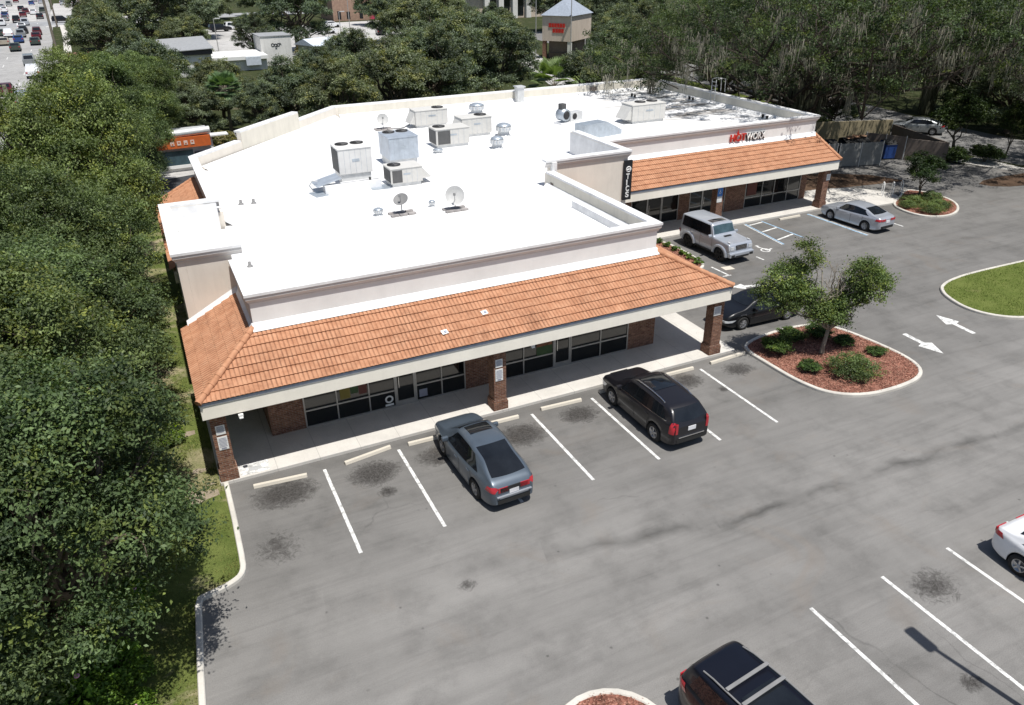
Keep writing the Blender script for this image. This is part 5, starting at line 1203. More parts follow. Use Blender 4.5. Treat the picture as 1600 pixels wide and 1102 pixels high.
# ------------------------------------------------------------------ roads beyond
eastedge = [(-13.2, -60), (-13.0, 33), (-13.6, 90), (-13.9, 120), (-16.2, 185), (-18.8, 245), (-25, 360), (-36, 520)]
mid = smooth_open([(x-20, y) for x, y in eastedge], 1)
strip_sheet('main_road', mid, 40, -.034, 'road')
strip_sheet('cross_road', [(-90, 221), (-20, 228), (90, 236)], 15, -.029, 'crossroad')
strip_sheet('footpath', smooth_open([(-10.6, 40), (-10.9, 96), (-11.5, 130), (-13.6, 185), (-15.6, 222)], 1), 1.3, -.030, 'walk')
strip_sheet('driveway', [(-16, 138), (-11, 138.5), (-6, 139)], 9, -.026, 'road'); strip_sheet('paving', [(-12.6, 146.5), (-8.5, 147)], 5, -.022, 'redpave')
kerb('kerb', smooth_open([(-13.2, 20), (-13.0, 33), (-13.6, 90), (-13.8, 120), (-14.1, 131)], 1))
b = MB(); b.sheet([(-12.9, 40), (-11.3, 40), (-11.7, 100), (-12.2, 131), (-13.6, 131), (-13.4, 90)], -.031); struct(b.build('verge', 'lawn')); b = MB(); b.sheet([(-10.2, 60), (-5, 60), (-6.0, 131), (-10.7, 131)], -.032); struct(b.build('verge', 'lawn'))
for off in (3.5, 6.9, 10.3, 13.9, 17.3):
    b = MB()
    for k in range(26):
        y0 = 60+k*12; x0 = np.interp(y0, [p[1] for p in eastedge], [p[0] for p in eastedge])-off; x1 = np.interp(y0+3.5, [p[1] for p in eastedge], [p[0] for p in eastedge])-off
        b.sheet([(x0-.07, y0), (x0+.07, y0), (x1+.07, y0+3.5), (x1-.07, y0+3.5)], -.026)
    struct(b.build('lane_marking', 'line'))
b = MB(); b.sheet([(10, 120), (34, 126), (60, 132), (66, 190), (46, 189), (14, 186)], -.033); struct(b.build('far_car_park', 'farlot'))
b = MB(); b.sheet([(-48, 240), (-22.5, 240), (-28, 330), (-60, 330)], -.0335); b.sheet([(-19, 215), (4, 216), (2, 330), (-22, 330)], -.0335); struct(b.build('far_car_park', 'farlot'))
strip_sheet('side_street', smooth_open([(80, 140), (73, 95), (71, 62), (68.5, 44), (66, 30), (66, 18), (72, -5)], 2), 9.5, -.033, 'street')
strip_sheet('driveway', smooth_open([(66, 125), (60, 107), (53.5, 83), (49, 68), (46, 52), (44, 40)], 1), 5, -.030, 'farlot')
b = MB(); b.sheet([(60.5, 96), (56.5, 88), (52.5, 74), (54, 70), (64, 92)], -.028); struct(b.build('verge', 'lawn'))
b = MB(); b.sheet([(58.0, 19.7), (61.2, 19.9), (61.2, 15.2), (59.4, 15.9)], .004); struct(b.build('pavement', 'walk')); b = MB(); b.sheet([(57.2, 20.2), (61.2, 20.6), (61.2, 25), (57.2, 25)], -.010); struct(b.build('verge', 'lawn'))
b = MB(); b.sheet(smooth_closed([(53.5, 14.5), (58.5, 14.8), (64, 13.5), (66, 11.0), (58, 11.8), (54, 12.8)], 1), .012); struct(b.build('soil_bed', 'shaded_soil'))
b = MB(); b.sheet([(60.5, 37), (66, 45), (69, 75), (64, 75), (60, 50)], -.036); struct(b.build('verge', 'lawn'))
b = MB(); b.sheet([(-9, 37.6), (4, 40.5), (4, 46.5), (-9, 43.0)], -.006); struct(b.build('driveway', 'darkasphalt')); b = MB(); b.sheet([(-9, 43.02), (4, 46.52), (4, 48), (-9, 47.5)], -.006); struct(b.build('driveway', 'farlot'))

# ------------------------------------------------------------------ buildings in the background
def window_box(b, x0, x1, y, z0, z1): b.box(x0, x1, y-.03, y, z0, z1)
k_ = empty('kiosk', (-.6, 46.9, 0), .05, 'small orange shop front with silver roof and pale letters beyond the white roof', 'kiosk')
b = MB(); b.box(-2.9, 2.6, .1, 3.4, 0, 2.6); b.build('wall', 'white_wall', k_); b = MB(); b.box(-2.95, 2.4, -.25, .09, 1.95, 2.78); b.build('fascia', 'orange', k_)
b = MB(); b.tube([(-1.6, .1, 3.0), (2.5, .1, 3.15)], .30, 10); b.box(-2.95, 2.6, .4, 3.5, 2.62, 2.9); b.build('roof', 'ltgalv', k_); b = MB(); b.box(2.45, 3.9, -.2, .8, 2.62, 2.72); b.build('awning', 'sign_white', k_)
b = MB()
for q in range(4): b.obox((-.6+.52*q, -.27, 2.36), (.30, .02, .34), ry=.0); b.obox((-.6+.52*q, -.285, 2.30+.1*(q % 2)), (.14, .012, .10), mi=1)
b.obox((-2.1, -.27, 2.3), (.5, .02, .4)); b.build('lettering', ['pinktext', 'orange'], k_)
b = MB(); b.box(-2.8, .9, -.02, .08, .55, 1.7); b.build('window', 'blueglass', k_); b = MB(); b.box(-2.85, .95, -.1, .0, .30, .54); b.build('counter', 'sign_white', k_); b = MB(); b.box(1.0, 2.5, -.1, .06, .25, 1.5); b.build('menu_board', 'sign_black', k_); b = MB()
for q in range(3): b.box(1.3, 1.55+.25*((q*2) % 3)+.3, -.12, -.101, 1.1-.35*q, 1.3-.35*q)
b.build('menu_lettering', 'sign_white', k_)
g_ = empty('shop_building', (5.1, 105, 0), .02, 'pale building with dark band and grey metal roof among trees at upper left', 'building')
b = MB(); b.box(-2.7, 3.4, 0, 10, 0, 3.0); b.build('wall', 'white_wall', g_); b = MB(); b.box(-3.2, 3.6, -.4, 10.4, 3.0, 3.6); b.build('dark_band', 'dark_band', g_); b = MB(); b.add([(-3.5, -.7, 3.55), (3.8, -.7, 3.75), (3.8, 10.6, 4.6), (-3.5, 10.6, 4.4), (-3.5, -.7, 3.65), (3.8, -.7, 3.85)], [(0, 1, 5, 4), (4, 5, 2, 3)]); b.build('roof', 'grey_roof', g_)
g_ = empty('canopy_building', (12.4, 108, 0), 0, 'low white flat canopy with pale grey roof left of the white logo wall', 'building')
b = MB(); b.box(-3.5, 4.4, 0, 8, 0, 1.6); b.build('wall', 'white_wall', g_); b = MB(); b.box(-3.8, 4.6, -.6, 8.2, 1.61, 2.1); b.build('roof', 'sign_white', g_); b = MB(); b.box(1.2, 3.4, -.9, -.61, .8, 2.0); b.build('sheet_panel', 'bedblue', g_)
g_ = empty('logo_wall', (19.2, 112, 0), .02, 'white square shop wall with round black loop logo among trees', 'building')
b = MB(); b.box(-2.4, 2.4, 0, 6, 0, 4.3); b.build('wall', 'white_wall', g_); b = MB(); b.box(-2.5, 2.5, -.1, 6.1, 4.3, 4.42); b.build('roof', 'grey_roof', g_)
b = MB()
for q, (dx, dz, rr) in enumerate(((-.55, 3.05, .26), (-.1, 3.0, .24), (.35, 3.05, .24))): b.lathe((dx, -.02, dz), [(rr, 0), (rr, -.03), (rr-.09, -.03), (rr-.09, 0)], 16, axis='Y')
b.tube([(.12, -.03, 2.85), (.05, -.03, 2.55), (-.2, -.03, 2.55)], .05, 5); b.tube([(.58, -.03, 3.3), (.8, -.03, 3.05)], .05, 5); b.build('logo', 'sign_black', g_)
g_ = empty('brick_building', (53, 192, 0), 0, 'far tan brick building with small dark windows at the top of the view', 'building')
b = MB(); b.box(-5, 4.6, 0, 14, 0, 7.5); b.build('wall', 'far_brick', g_)
for q, x in enumerate((-3.4, -1.0, 2.4)): b = MB(); b.box(x-.45, x+.45, -.05, .0, .5, 2.4 if q == 0 else 2.2); b.build('window', 'sign_black', g_)
b = MB(); b.box(-5.1, 4.7, -.1, 14.1, 7.5, 7.9); b.build('roof', 'white_wall', g_)
g_ = empty('pink_building', (60, 194, 0), 0, 'bright pink wall right of the far brick building', 'building'); b = MB(); b.box(-2.2, 3.2, 0, 9, 0, 4.6); b.build('wall', 'pink', g_); b = MB(); b.box(-2.3, 3.3, -.1, 9.1, 4.6, 4.9); b.build('roof', 'grey_roof', g_); b = MB(); b.box(-.5, 1.0, -.04, 0, 0, 2.2); b.build('door', 'dark_band', g_)
g_ = empty('signed_building', (62.9, 94.0, 0), -.95, 'tan building with red lettering over a dark open ground floor', 'building')
b = MB(); b.box(-5.2, 0, 0, 8, 2.75, 6.6); b.build('wall', 'tan_wall', g_); b = MB(); b.box(-4.4, -.8, .9, 7.4, 0, 2.75); b.build('ground_floor', 'brownwall', g_)
b = MB(); b.add([(-5.45, -.25, 6.6), (.25, -.25, 6.6), (.25, 8.25, 6.6), (-5.45, 8.25, 6.6), (-2.6, 2.6, 8.9), (-2.6, 5.4, 8.9)], [(0, 1, 4), (1, 2, 5, 4), (2, 3, 5), (3, 0, 4, 5)]); b.build('roof', 'shingle', g_)
for x, y in ((-4.9, .35), (-.35, .35), (-.35, 7.6), (-4.9, 7.6)): b = MB(); b.box(x-.28, x+.28, y-.28, y+.28, 0, 2.74); b.build('pillar', 'brick' if x < -3 else 'white_wall', g_)
b = MB()
for q in range(6): b.box(-4.0+q*.50, -4.0+q*.50+.41, -.08, -.001, 4.85, 5.45)
for q in range(4): b.box(-3.3+q*.52, -3.3+q*.52+.43, -.08, -.001, 4.05, 4.65)
b.build('red_lettering', 'sign_red', g_); b = MB(); b.box(-4.6, -.6, .45, .55, .9, 1.0); b.build('railing', 'dark_band', g_)
g_ = empty('pale_building', (88, 176, 0), .0, 'pale columned building at the top edge right of centre', 'building'); b = MB(); b.box(-14, 16, 1.2, 14, 0, 6); b.build('wall', 'tan_wall', g_); b = MB(); b.box(-14.5, 16.5, 0, 14.5, 6.01, 7.4); b.build('roof', 'shingle', g_)
for x in (-3.5, .5, 4.5, 8.5): b = MB(); b.box(x-.7, x+.7, .1, 1.1, 0, 6); b.build('pillar', 'white_wall', g_)
for x in (-1.5, 2.5, 6.5): b = MB(); b.box(x-.9, x+.9, 1.1, 1.19, .6, 4.5); b.build('window', 'carglass', g_)
g_ = empty('dark_roof_building', (-1, 292, 0), 0, 'distant low building with long dark roof at the top left', 'building'); b = MB(); b.box(-12, 14, 0, 16, 0, 4.2); b.build('wall', 'tan_wall', g_); b = MB(); b.add([(-13, -1, 4.2), (15, -1, 4.2), (15, 17, 4.2), (-13, 17, 4.2), (-9, 8, 7.2), (11, 8, 7.2)], [(0, 1, 5, 4), (1, 2, 5), (2, 3, 4, 5), (3, 0, 4)]); b.build('roof', 'dark_band', g_); [(lambda m: (m.box(x0, x1, -.05, 0, .5, 2.6), m.build('window', 'carglass', g_)))(MB()) for x0, x1 in ((-10, -6), (2, 7))]
g_ = empty('pale_shed', (28.2, 118, 0), .4, 'pale bluish white shallow roof among trees above the middle of the roof', 'building'); b = MB(); b.box(-3.2, 3.2, -2, 3, 0, 2.2); b.build('wall', 'white_wall', g_); b = MB(); b.add([(-3.8, -2.5, 2.2), (3.8, -2.5, 2.2), (3.8, 3.5, 2.2), (-3.8, 3.5, 2.2), (-3.8, .5, 3.2), (3.8, .5, 3.2)], [(0, 1, 5, 4), (4, 5, 2, 3), (0, 4, 3), (1, 2, 5)]); b.build('roof', 'bluewhite_roof', g_)
f_ = empty('boundary_fence', (58.5, 110, 0), .1, 'pale low fence wall left of the red lettered building', 'fence'); b = MB(); b.box(-8, 3, 0, .12, .2, 2.0); b.build('panel', 'palefence', f_)
for q in range(6): b = MB(); b.box(-8+q*2.15-.08, -8+q*2.15+.08, -.05, -.002, 0, 2.1); b.build('post', 'palefence', f_)

# poles
def pole(name, x, y, h, r, label, mat='pole', lean=(0, 0), arm=True, head=False, cat='utility pole'):
    p = empty(name, (x, y, 0), 0, label, cat); b = MB(); b.tube([(0, 0, -.1), (lean[0], lean[1], h)], [r, r*.7], 10); b.build('post', mat, p)
    if arm: b = MB(); b.obox((lean[0], lean[1]-.1, h-.8), (2.4, .12, .14)); b.build('cross_arm', mat, p); b = MB(); [b.lathe((lean[0]+dx, lean[1]-.1, h-.73), [(.05, 0), (.08, .08), (.03, .2)], 8) for dx in (-1.05, -.5, .5, 1.05)]; b.build('insulator', 'ltgalv', p)
    if head: b = MB(); b.obox((lean[0]+.7, lean[1], h+.02), (.9, .34, .14)); b.tube([(lean[0], lean[1], h-.05), (lean[0]+.4, lean[1], h+.02)], .04, 6); b.build('lamp_head', 'ltgalv', p, bevel=.03)
    return p
pole('utility_pole', -10.72, 96.1, 13.5, .19, 'tall dark utility pole beside the footpath of the main road'); pole('utility_pole', -10.1, 33.2, 9.4, .17, 'tan utility pole at the left edge behind the near tree tops', 'pale_bark'); pole('utility_pole', -16.4, 214, 13, .2, 'distant utility pole at the road crossing')
for (x, y, h, lb) in ((9.65, 152, 5.5, 'light pole behind the pale building with the dark band'), (13.0, 137.7, 5.5, 'light pole in the far car park left of the logo wall'), (37.3, 142.4, 5.5, 'shorter light pole in the far car park below the brick building'), (40.6, 147.7, 8.5, 'taller light pole in the far car park below the brick building'), (61.5, 103.7, 10.5, 'tall light pole left of the red lettered building'), (62.1, 92.6, 10.5, 'tall light pole in front of the red lettered building')):
    pole('lamp_post', x, y, h, .09, lb, 'lamp_pole', arm=False, head=True, cat='lamp post')
lp = empty('lamp_post', (12.98, -17.85, 0), 0, 'car park light pole whose shadow falls across the lower right bays', 'lamp post'); b = MB(); b.tube([(0, 0, -.05), (0, 0, .6)], .22, 14); b.build('footing', 'kerb', lp); b = MB(); b.tube([(0, 0, .6), (0, 0, 8.4)], [.085, .06], 10); b.build('post', 'lamp_pole', lp); b = MB(); b.obox((-.06, .42, 8.42), (.36, .85, .16)); b.build('lamp_head', 'lamp_pole', lp, bevel=.12)

# ------------------------------------------------------------------ dumpster yard, racks
e_ = empty('dumpster_enclosure', (0, 0, 0), 0, 'grey gated dumpster enclosure under the mossy oak beyond the far canopy', 'enclosure')
def panel(b, p, q, h, t=.08, z=0.0):
    p, q = Vector(p), Vector(q); d = (q-p).normalized(); n_ = Vector((-d.y, d.x))*t/2; b.prism([(p+n_)[:], (p-n_)[:], (q-n_)[:], (q+n_)[:]], z, z+h)
for nm, p, q, h, mt in (('gate', (46.1, 23.2), (47.6, 22.75), 1.9, 'gate'), ('gate', (47.85, 22.7), (51.6, 21.7), 1.85, 'gate'), ('gate', (53.2, 24.9), (54.75, 22.1), 1.85, 'brownwall'), ('side_wall', (54.85, 22.0), (56.4, 19.3), 1.8, 'brownwall'), ('back_wall', (50.2, 29.6), (58.5, 26.8), 2.2, 'yellowwall'), ('side_wall', (56.45, 19.35), (58.6, 26.7), 1.8, 'brownwall'), ('side_wall', (46.0, 23.3), (49.9, 29.5), 1.9, 'brownwall')):
    b = MB(); panel(b, p, q, h, .16 if 'wall' in nm else .07, 0.0 if 'wall' in nm else .08); o = b.build(nm, mt, e_)
    if nm == 'gate':
        pp, qq = Vector(p), Vector(q); b = MB()
        for w_ in (.0, .5, 1.0): c = pp.lerp(qq, w_); b.tube([(c.x+.02, c.y-.05, 0), (c.x+.02, c.y-.05, 2.0)], .04, 6)
        b.build('gate_post', 'ltgalv', o)
def bin_(x, y, rz, label, mat, sz=(2.0, 1.4, 1.6)):
    d_ = empty('dumpster', (x, y, 0), rz, label, 'dumpster'); b = MB(); a, c, h = sz; b.add([(-a/2, -c*.42, .12), (a/2, -c*.42, .12), (a/2, c*.42, .12), (-a/2, c*.42, .12), (-a/2, -c/2, h*.85), (a/2, -c/2, h*.85), (a/2, c/2, h), (-a/2, c/2, h)], [(0, 3, 2, 1), (0, 1, 5, 4), (1, 2, 6, 5), (2, 3, 7, 6), (3, 0, 4, 7)]); b.build('body', mat, d_)
    b = MB(); b.add([(-a/2-.04, -c/2-.05, h*.86), (a/2+.04, -c/2-.05, h*.86), (a/2+.04, c*.1, h*1.08), (-a/2-.04, c*.1, h*1.08), (a/2+.04, c/2+.02, h*1.02), (-a/2-.04, c/2+.02, h*1.02)], [(0, 1, 2, 3), (3, 2, 4, 5)]); b.build('lid', 'trim', d_)
bin_(48.6, 25.0, -.25, 'left black lidded dumpster behind the grey gates', 'bin_green'); bin_(51.2, 24.2, -.25, 'dark dumpster filled with cardboard behind the grey gates', 'bin_green', (2.2, 1.5, 1.7)); bin_(53.9, 23.0, -.3, 'blue bin at the open gate of the dumpster enclosure', 'bin_blue', (1.0, 1.0, 1.5))
b = MB()
for q in range(7): b.obox((50.5+q*.25, 24.3+.2*math.sin(q*2), 1.86+.06*(q % 3)), (.6, .4, .05), q*.9, ry=.3*math.sin(q))
tag(b.build('cardboard', 'cardboard'), 'flattened cardboard boxes heaped on the dark dumpster', 'cardboard')
for q, (x, y) in enumerate(((44.3, 14.9), (44.95, 14.6), (45.8, 14.55))):
    b = MB(); pts = [(0, 0, 0), (0, 0, .75)] + [(.28-.28*math.cos(a), 0, .75+.22*math.sin(a)) for a in np.linspace(.3, PI-.3, 6)] + [(.56, 0, .75), (.56, 0, 0)]; b.tube(pts, .035, 7); o = b.build('bike_rack', 'sign_white', loc=(x, y, .09)); o.rotation_euler = (0, 0, .9); tag(o, ('left', 'middle', 'right')[q]+' pale hoop bicycle rack by the far planted island', 'bike rack', 'hoop bicycle racks by the far island')

# ------------------------------------------------------------------ cars
make_car('parked_car', 'slate blue hatchback with dark sunroof parked across a bay line', CROSS, 'p_blue', (5.02, -2.40, 0), math.radians(92))
make_car('parked_car', 'black suv with chrome roof rails parked nose in by the walkway', SUV, 'p_black', (12.33, -2.25, 0), math.radians(90.3), cat='suv')
make_car('parked_car', 'boxy silver suv with dark sunroof facing the car park', GWAG, 'p_gsilver', (26.28, 11.45, 0), math.radians(-87.5), cat='suv')
make_car('parked_car', 'silver sedan parked nose in by the far right brick column', SEDAN, 'p_silver', (37.95, 11.5, 0), math.radians(94))
make_car('parked_car', 'black sedan half hidden behind the island tree', COUPE, 'p_jet', (22.05, 3.05, 0), math.radians(178.5))
make_car('parked_car', 'silver sedan standing on the side street under mossy trees', SEDAN, 'p_grey', (65.2, 29.2, -.033), math.radians(128))
make_car('parked_car', 'dark navy suv with cross bars on its roof at the bottom edge', NAVY, 'p_navy', (6.45, -15.72, 0), math.radians(-83), cat='suv')
make_car('parked_car', 'white car cut off by the right edge of the view', dict(SEDAN, rg_w=.9), 'p_white', (17.75, -15.35, 0), math.radians(-90))
RC = [((-17.4, 133.9), 'p_grey', 'suv', 'grey suv right behind the white pickup on the main road'), ((-15.9, 117.5), 'p_white', 'pickup truck', 'white pickup nearest along the main road'), ((-21.3, 158.8), 'p_dkgreen', 'car', 'dark green grey car behind the grey suv on the main road'),
 ((-22.0, 176.2), 'p_cblue', 'car', 'bright blue car in the second lane of the main road'), ((-22.5, 189.4), 'p_grey', 'suv', 'grey suv beyond the bright blue car'), ((-22.7, 199.6), 'p_black', 'suv', 'dark suv two ahead of the bright blue car'), ((-18.6, 169.4), 'p_dkgreen', 'car', 'dark car at the back of the maroon queue'), ((-19.1, 182.3), 'p_maroon', 'car', 'first maroon car in the right lane queue'), ((-19.6, 194), 'p_maroon', 'suv', 'farther maroon suv in the right lane queue'),
 ((-24.2, 171.8), 'p_tan', 'car', 'tan car at the left edge of the main road'), ((-25.0, 191), 'p_white', 'pickup truck', 'white pickup beyond the tan car'), ((-22.0, 249), 'p_black', 'car', 'black car just past the road crossing'), ((-24.9, 270), 'p_white', 'car', 'white car past the crossing, left of a dark car'), ((-22.7, 276), 'p_dkgreen', 'suv', 'dark suv past the crossing beyond the black car'), ((-28.7, 325), 'p_cblue', 'car', 'far blue grey car near the top edge of the road'), ((-29.3, 350), 'p_grey', 'car', 'grey car farthest up the road'), ((-26.3, 336), 'p_silver', 'car', 'silver car near the top edge of the road'),
 ((-27.1, 274), 'p_maroon', 'suv', 'dark red suv left of the white car past the crossing'), ((-26.9, 259.5), 'p_maroon', 'car', 'dark red car at the far side of the crossing'), ((-26.9, 237), 'p_black', 'pickup truck', 'black pickup turning in the crossing'), ((-24.0, 213), 'p_white', 'car', 'white car stopped at the near side of the crossing'), ((-24.1, 225.5), 'p_silver', 'suv', 'silver suv inside the crossing'), ((-29.5, 227), 'p_white', 'suv', 'white suv at the left edge by the crossing'),
 ((-30.3, 246), 'p_grey', 'car', 'grey car in the left lot just past the crossing'), ((-31.5, 260), 'p_cblue', 'car', 'blue car in the left lot past the crossing'), ((-34.1, 289), 'p_white', 'car', 'white car in the left lot, middle row'), ((-36.5, 308), 'p_silver', 'car', 'silver car in the left lot, back row'), ((-35.6, 323), 'p_grey', 'suv', 'grey suv in the left lot, back row'), ((-35.4, 349), 'p_maroon', 'car', 'maroon car at the far top left corner'), ((-29.7, 292.5), 'p_black', 'car', 'black car left of the road in the far lot'),
 ((-18.1, 100.6), 'p_maroon', 'car', 'dark red car at the left edge above the near tree tops'), ((-27.1, 195), 'p_dkgreen', 'car', 'dark car at the left edge beside the white pickup'), ((-15.2, 89.5), 'p_silver', 'pickup truck', 'silver pickup half hidden behind near tree twigs')]
for (x, y), pm, kd, lb in RC: far_car('road_car', lb, pm, (x, y, -.033), math.radians(93.5), kd, 'cars on the main road')
for (x, y), pm, kd, hd, lb in (((-15.8, 229.5), 'p_black', 'suv', 4, 'black suv on the cross road right of the main road'), ((-11.5, 255), 'p_black', 'suv', 20, 'black suv in the lot beyond the cross road'), ((-13.3, 236), 'p_white', 'car', 4, 'white car on the cross road behind the black suv'), ((-18.5, 319), 'p_silver', 'car', 90, 'silver car in the far right lot near the top'), ((-14.5, 317), 'p_white', 'car', 90, 'white car in the far right lot near the top'),
   ((18.3, 179), 'p_black', 'suv', 8, 'black suv parked in the far lot behind the pale building'), ((22.2, 183), 'p_white', 'suv', 10, 'white suv parked beside a black one in the far lot'), ((38.5, 160.5), 'p_white', 'suv', 5, 'nearer white suv in the far lot below the brick building'), ((43.3, 175.5), 'p_white', 'car', 5, 'farther white car in the far lot below the brick building'), ((48.4, 152), 'p_black', 'car', 80, 'dark car at the right side of the far lot by the trees')):
    far_car('distant_car', lb, pm, (x, y, -.032), math.radians(hd), kd, 'cars in the distant lots')

# ------------------------------------------------------------------ planting
rg_ = np.random.default_rng(5)
# near oaks
NEAR = []
specs = [(4.3, 9.2, 1.7, 18, 101), (3.8, 9.0, 2.5, 17, 102), (3.6, 7.8, 1.3, 14, 103)]
near_lab = ['big dark oak left of the left end brick column, touching the tiles', 'oak along the left strip above the lower left kerb', 'oak at the lower left beside the shaded grass verge']
for (R, H, zl, n_, sd), lb in zip(specs, near_lab):
    rr = np.random.default_rng(sd); NEAR.append(make_tree('oak_tree', lb, 'oak tree', oak_lobes(R, H, zl, rr, n_), 110000, .108, .30, sd, .26, 2.2, dark=(.046, .062, .026), light=(.185, .215, .085), twigs=3, leaf_per=60,  group='oaks along the left strip'))
for t_, (x, y, rz) in zip(NEAR, ((-8.1, -.5, .4), (-7.45, -6.1, 2.0), (-10.7, -8.4, .9))): t_.location = (x, y, 0); t_.rotation_euler = (0, 0, rz)
for i, x, y, rz, sc, lb in ((1, -7.9, 5.6, 4.0, 1.02, 'oak level with the west tile slope, second up from the column'), (0, -7.35, 11.0, 2.6, .90, 'oak beside the cream wall of the southwest corner'), (2, -8.0, 15.0, 1.0, .95, 'oak with the pale road showing beyond its left side'), (1, -6.9, 18.5, 5.2, 1.05, 'oak beside the raised white southwest parapet'), (0, -7.3, 25.0, .8, .98, 'oak left of the orange tile end and dark drive'), (2, -8.8, 34.5, 3.1, 1.05, 'upper left oak in front of the main road'), (1, -5.4, 35.0, 1.4, .92, 'oak left of the orange kiosk'), (0, -12.0, 5.0, 5.0, .9, 'oak at the left edge farther from the building'), (1, -11.9, -3.0, .3, .95, 'oak in the left back row at the frame edge'), (2, -6.9, 2.6, 2.2, .62, 'small oak filling between the big oaks and the tile corner'), (1, -6.6, 46.0, 2.7, 1.0, 'oak beside the main road level with the kiosk'), (2, -4.6, 43.0, 4.4, 1.0, 'oak half hiding the left end of the orange kiosk'), (0, -4.4, 55.5, .2, .95, 'oak beside the main road beyond the kiosk'), (1, -3.2, 52.0, 1.9, 1.0, 'oak directly behind the left end of the kiosk'), (2, -2.2, 65.0, 3.6, 1.1, 'oak on the road verge just before the open lawn')):
    dup(NEAR[i], (x, y, 0), rz, lb, scale=(sc, sc, sc*(.86, 1.12, .95, 1.2, .9)[int(abs(y)) % 5]))
sb = make_shrub('shrub', 'bright green leafy shrub with pink blossom at the lower left corner', 'shrub', 1.3, 1.7, 6000, .15, 31, 'leaf_bright', dark=(.06, .11, .018), light=(.18, .28, .05)); sb.location = (-7.9, -7.15, 0)
b = MB(); b.lathe((0, 0, 0), [(.001, 0), (.06, .02), (.07, .05), (.001, .06)], 8); o = b.build('blossom', 'flower', sb); o.location = (.55, -.35, 1.45)
for k, (x, y, s_, lb) in enumerate(((-6.5, -4.3, .7, 'small round shrub in the oak shade by the lower kerb bend'), (-6.95, -6.75, .75, 'leafy shrub at the foot of the lower left oak trunk'), (-7.9, -5.2, .8, 'dark undergrowth shrub behind the lower left oak trunk'), (-6.5, -8.0, .5, 'low shrub on the shaded verge left of the lower kerb'), (-4.9, 4.3, .5, 'low bush on the grass left of the end column'))):
    dup(sb, (x, y, 0), k*2.0, lb, scale=s_, swap={'leaf_bright': M['leaf']})
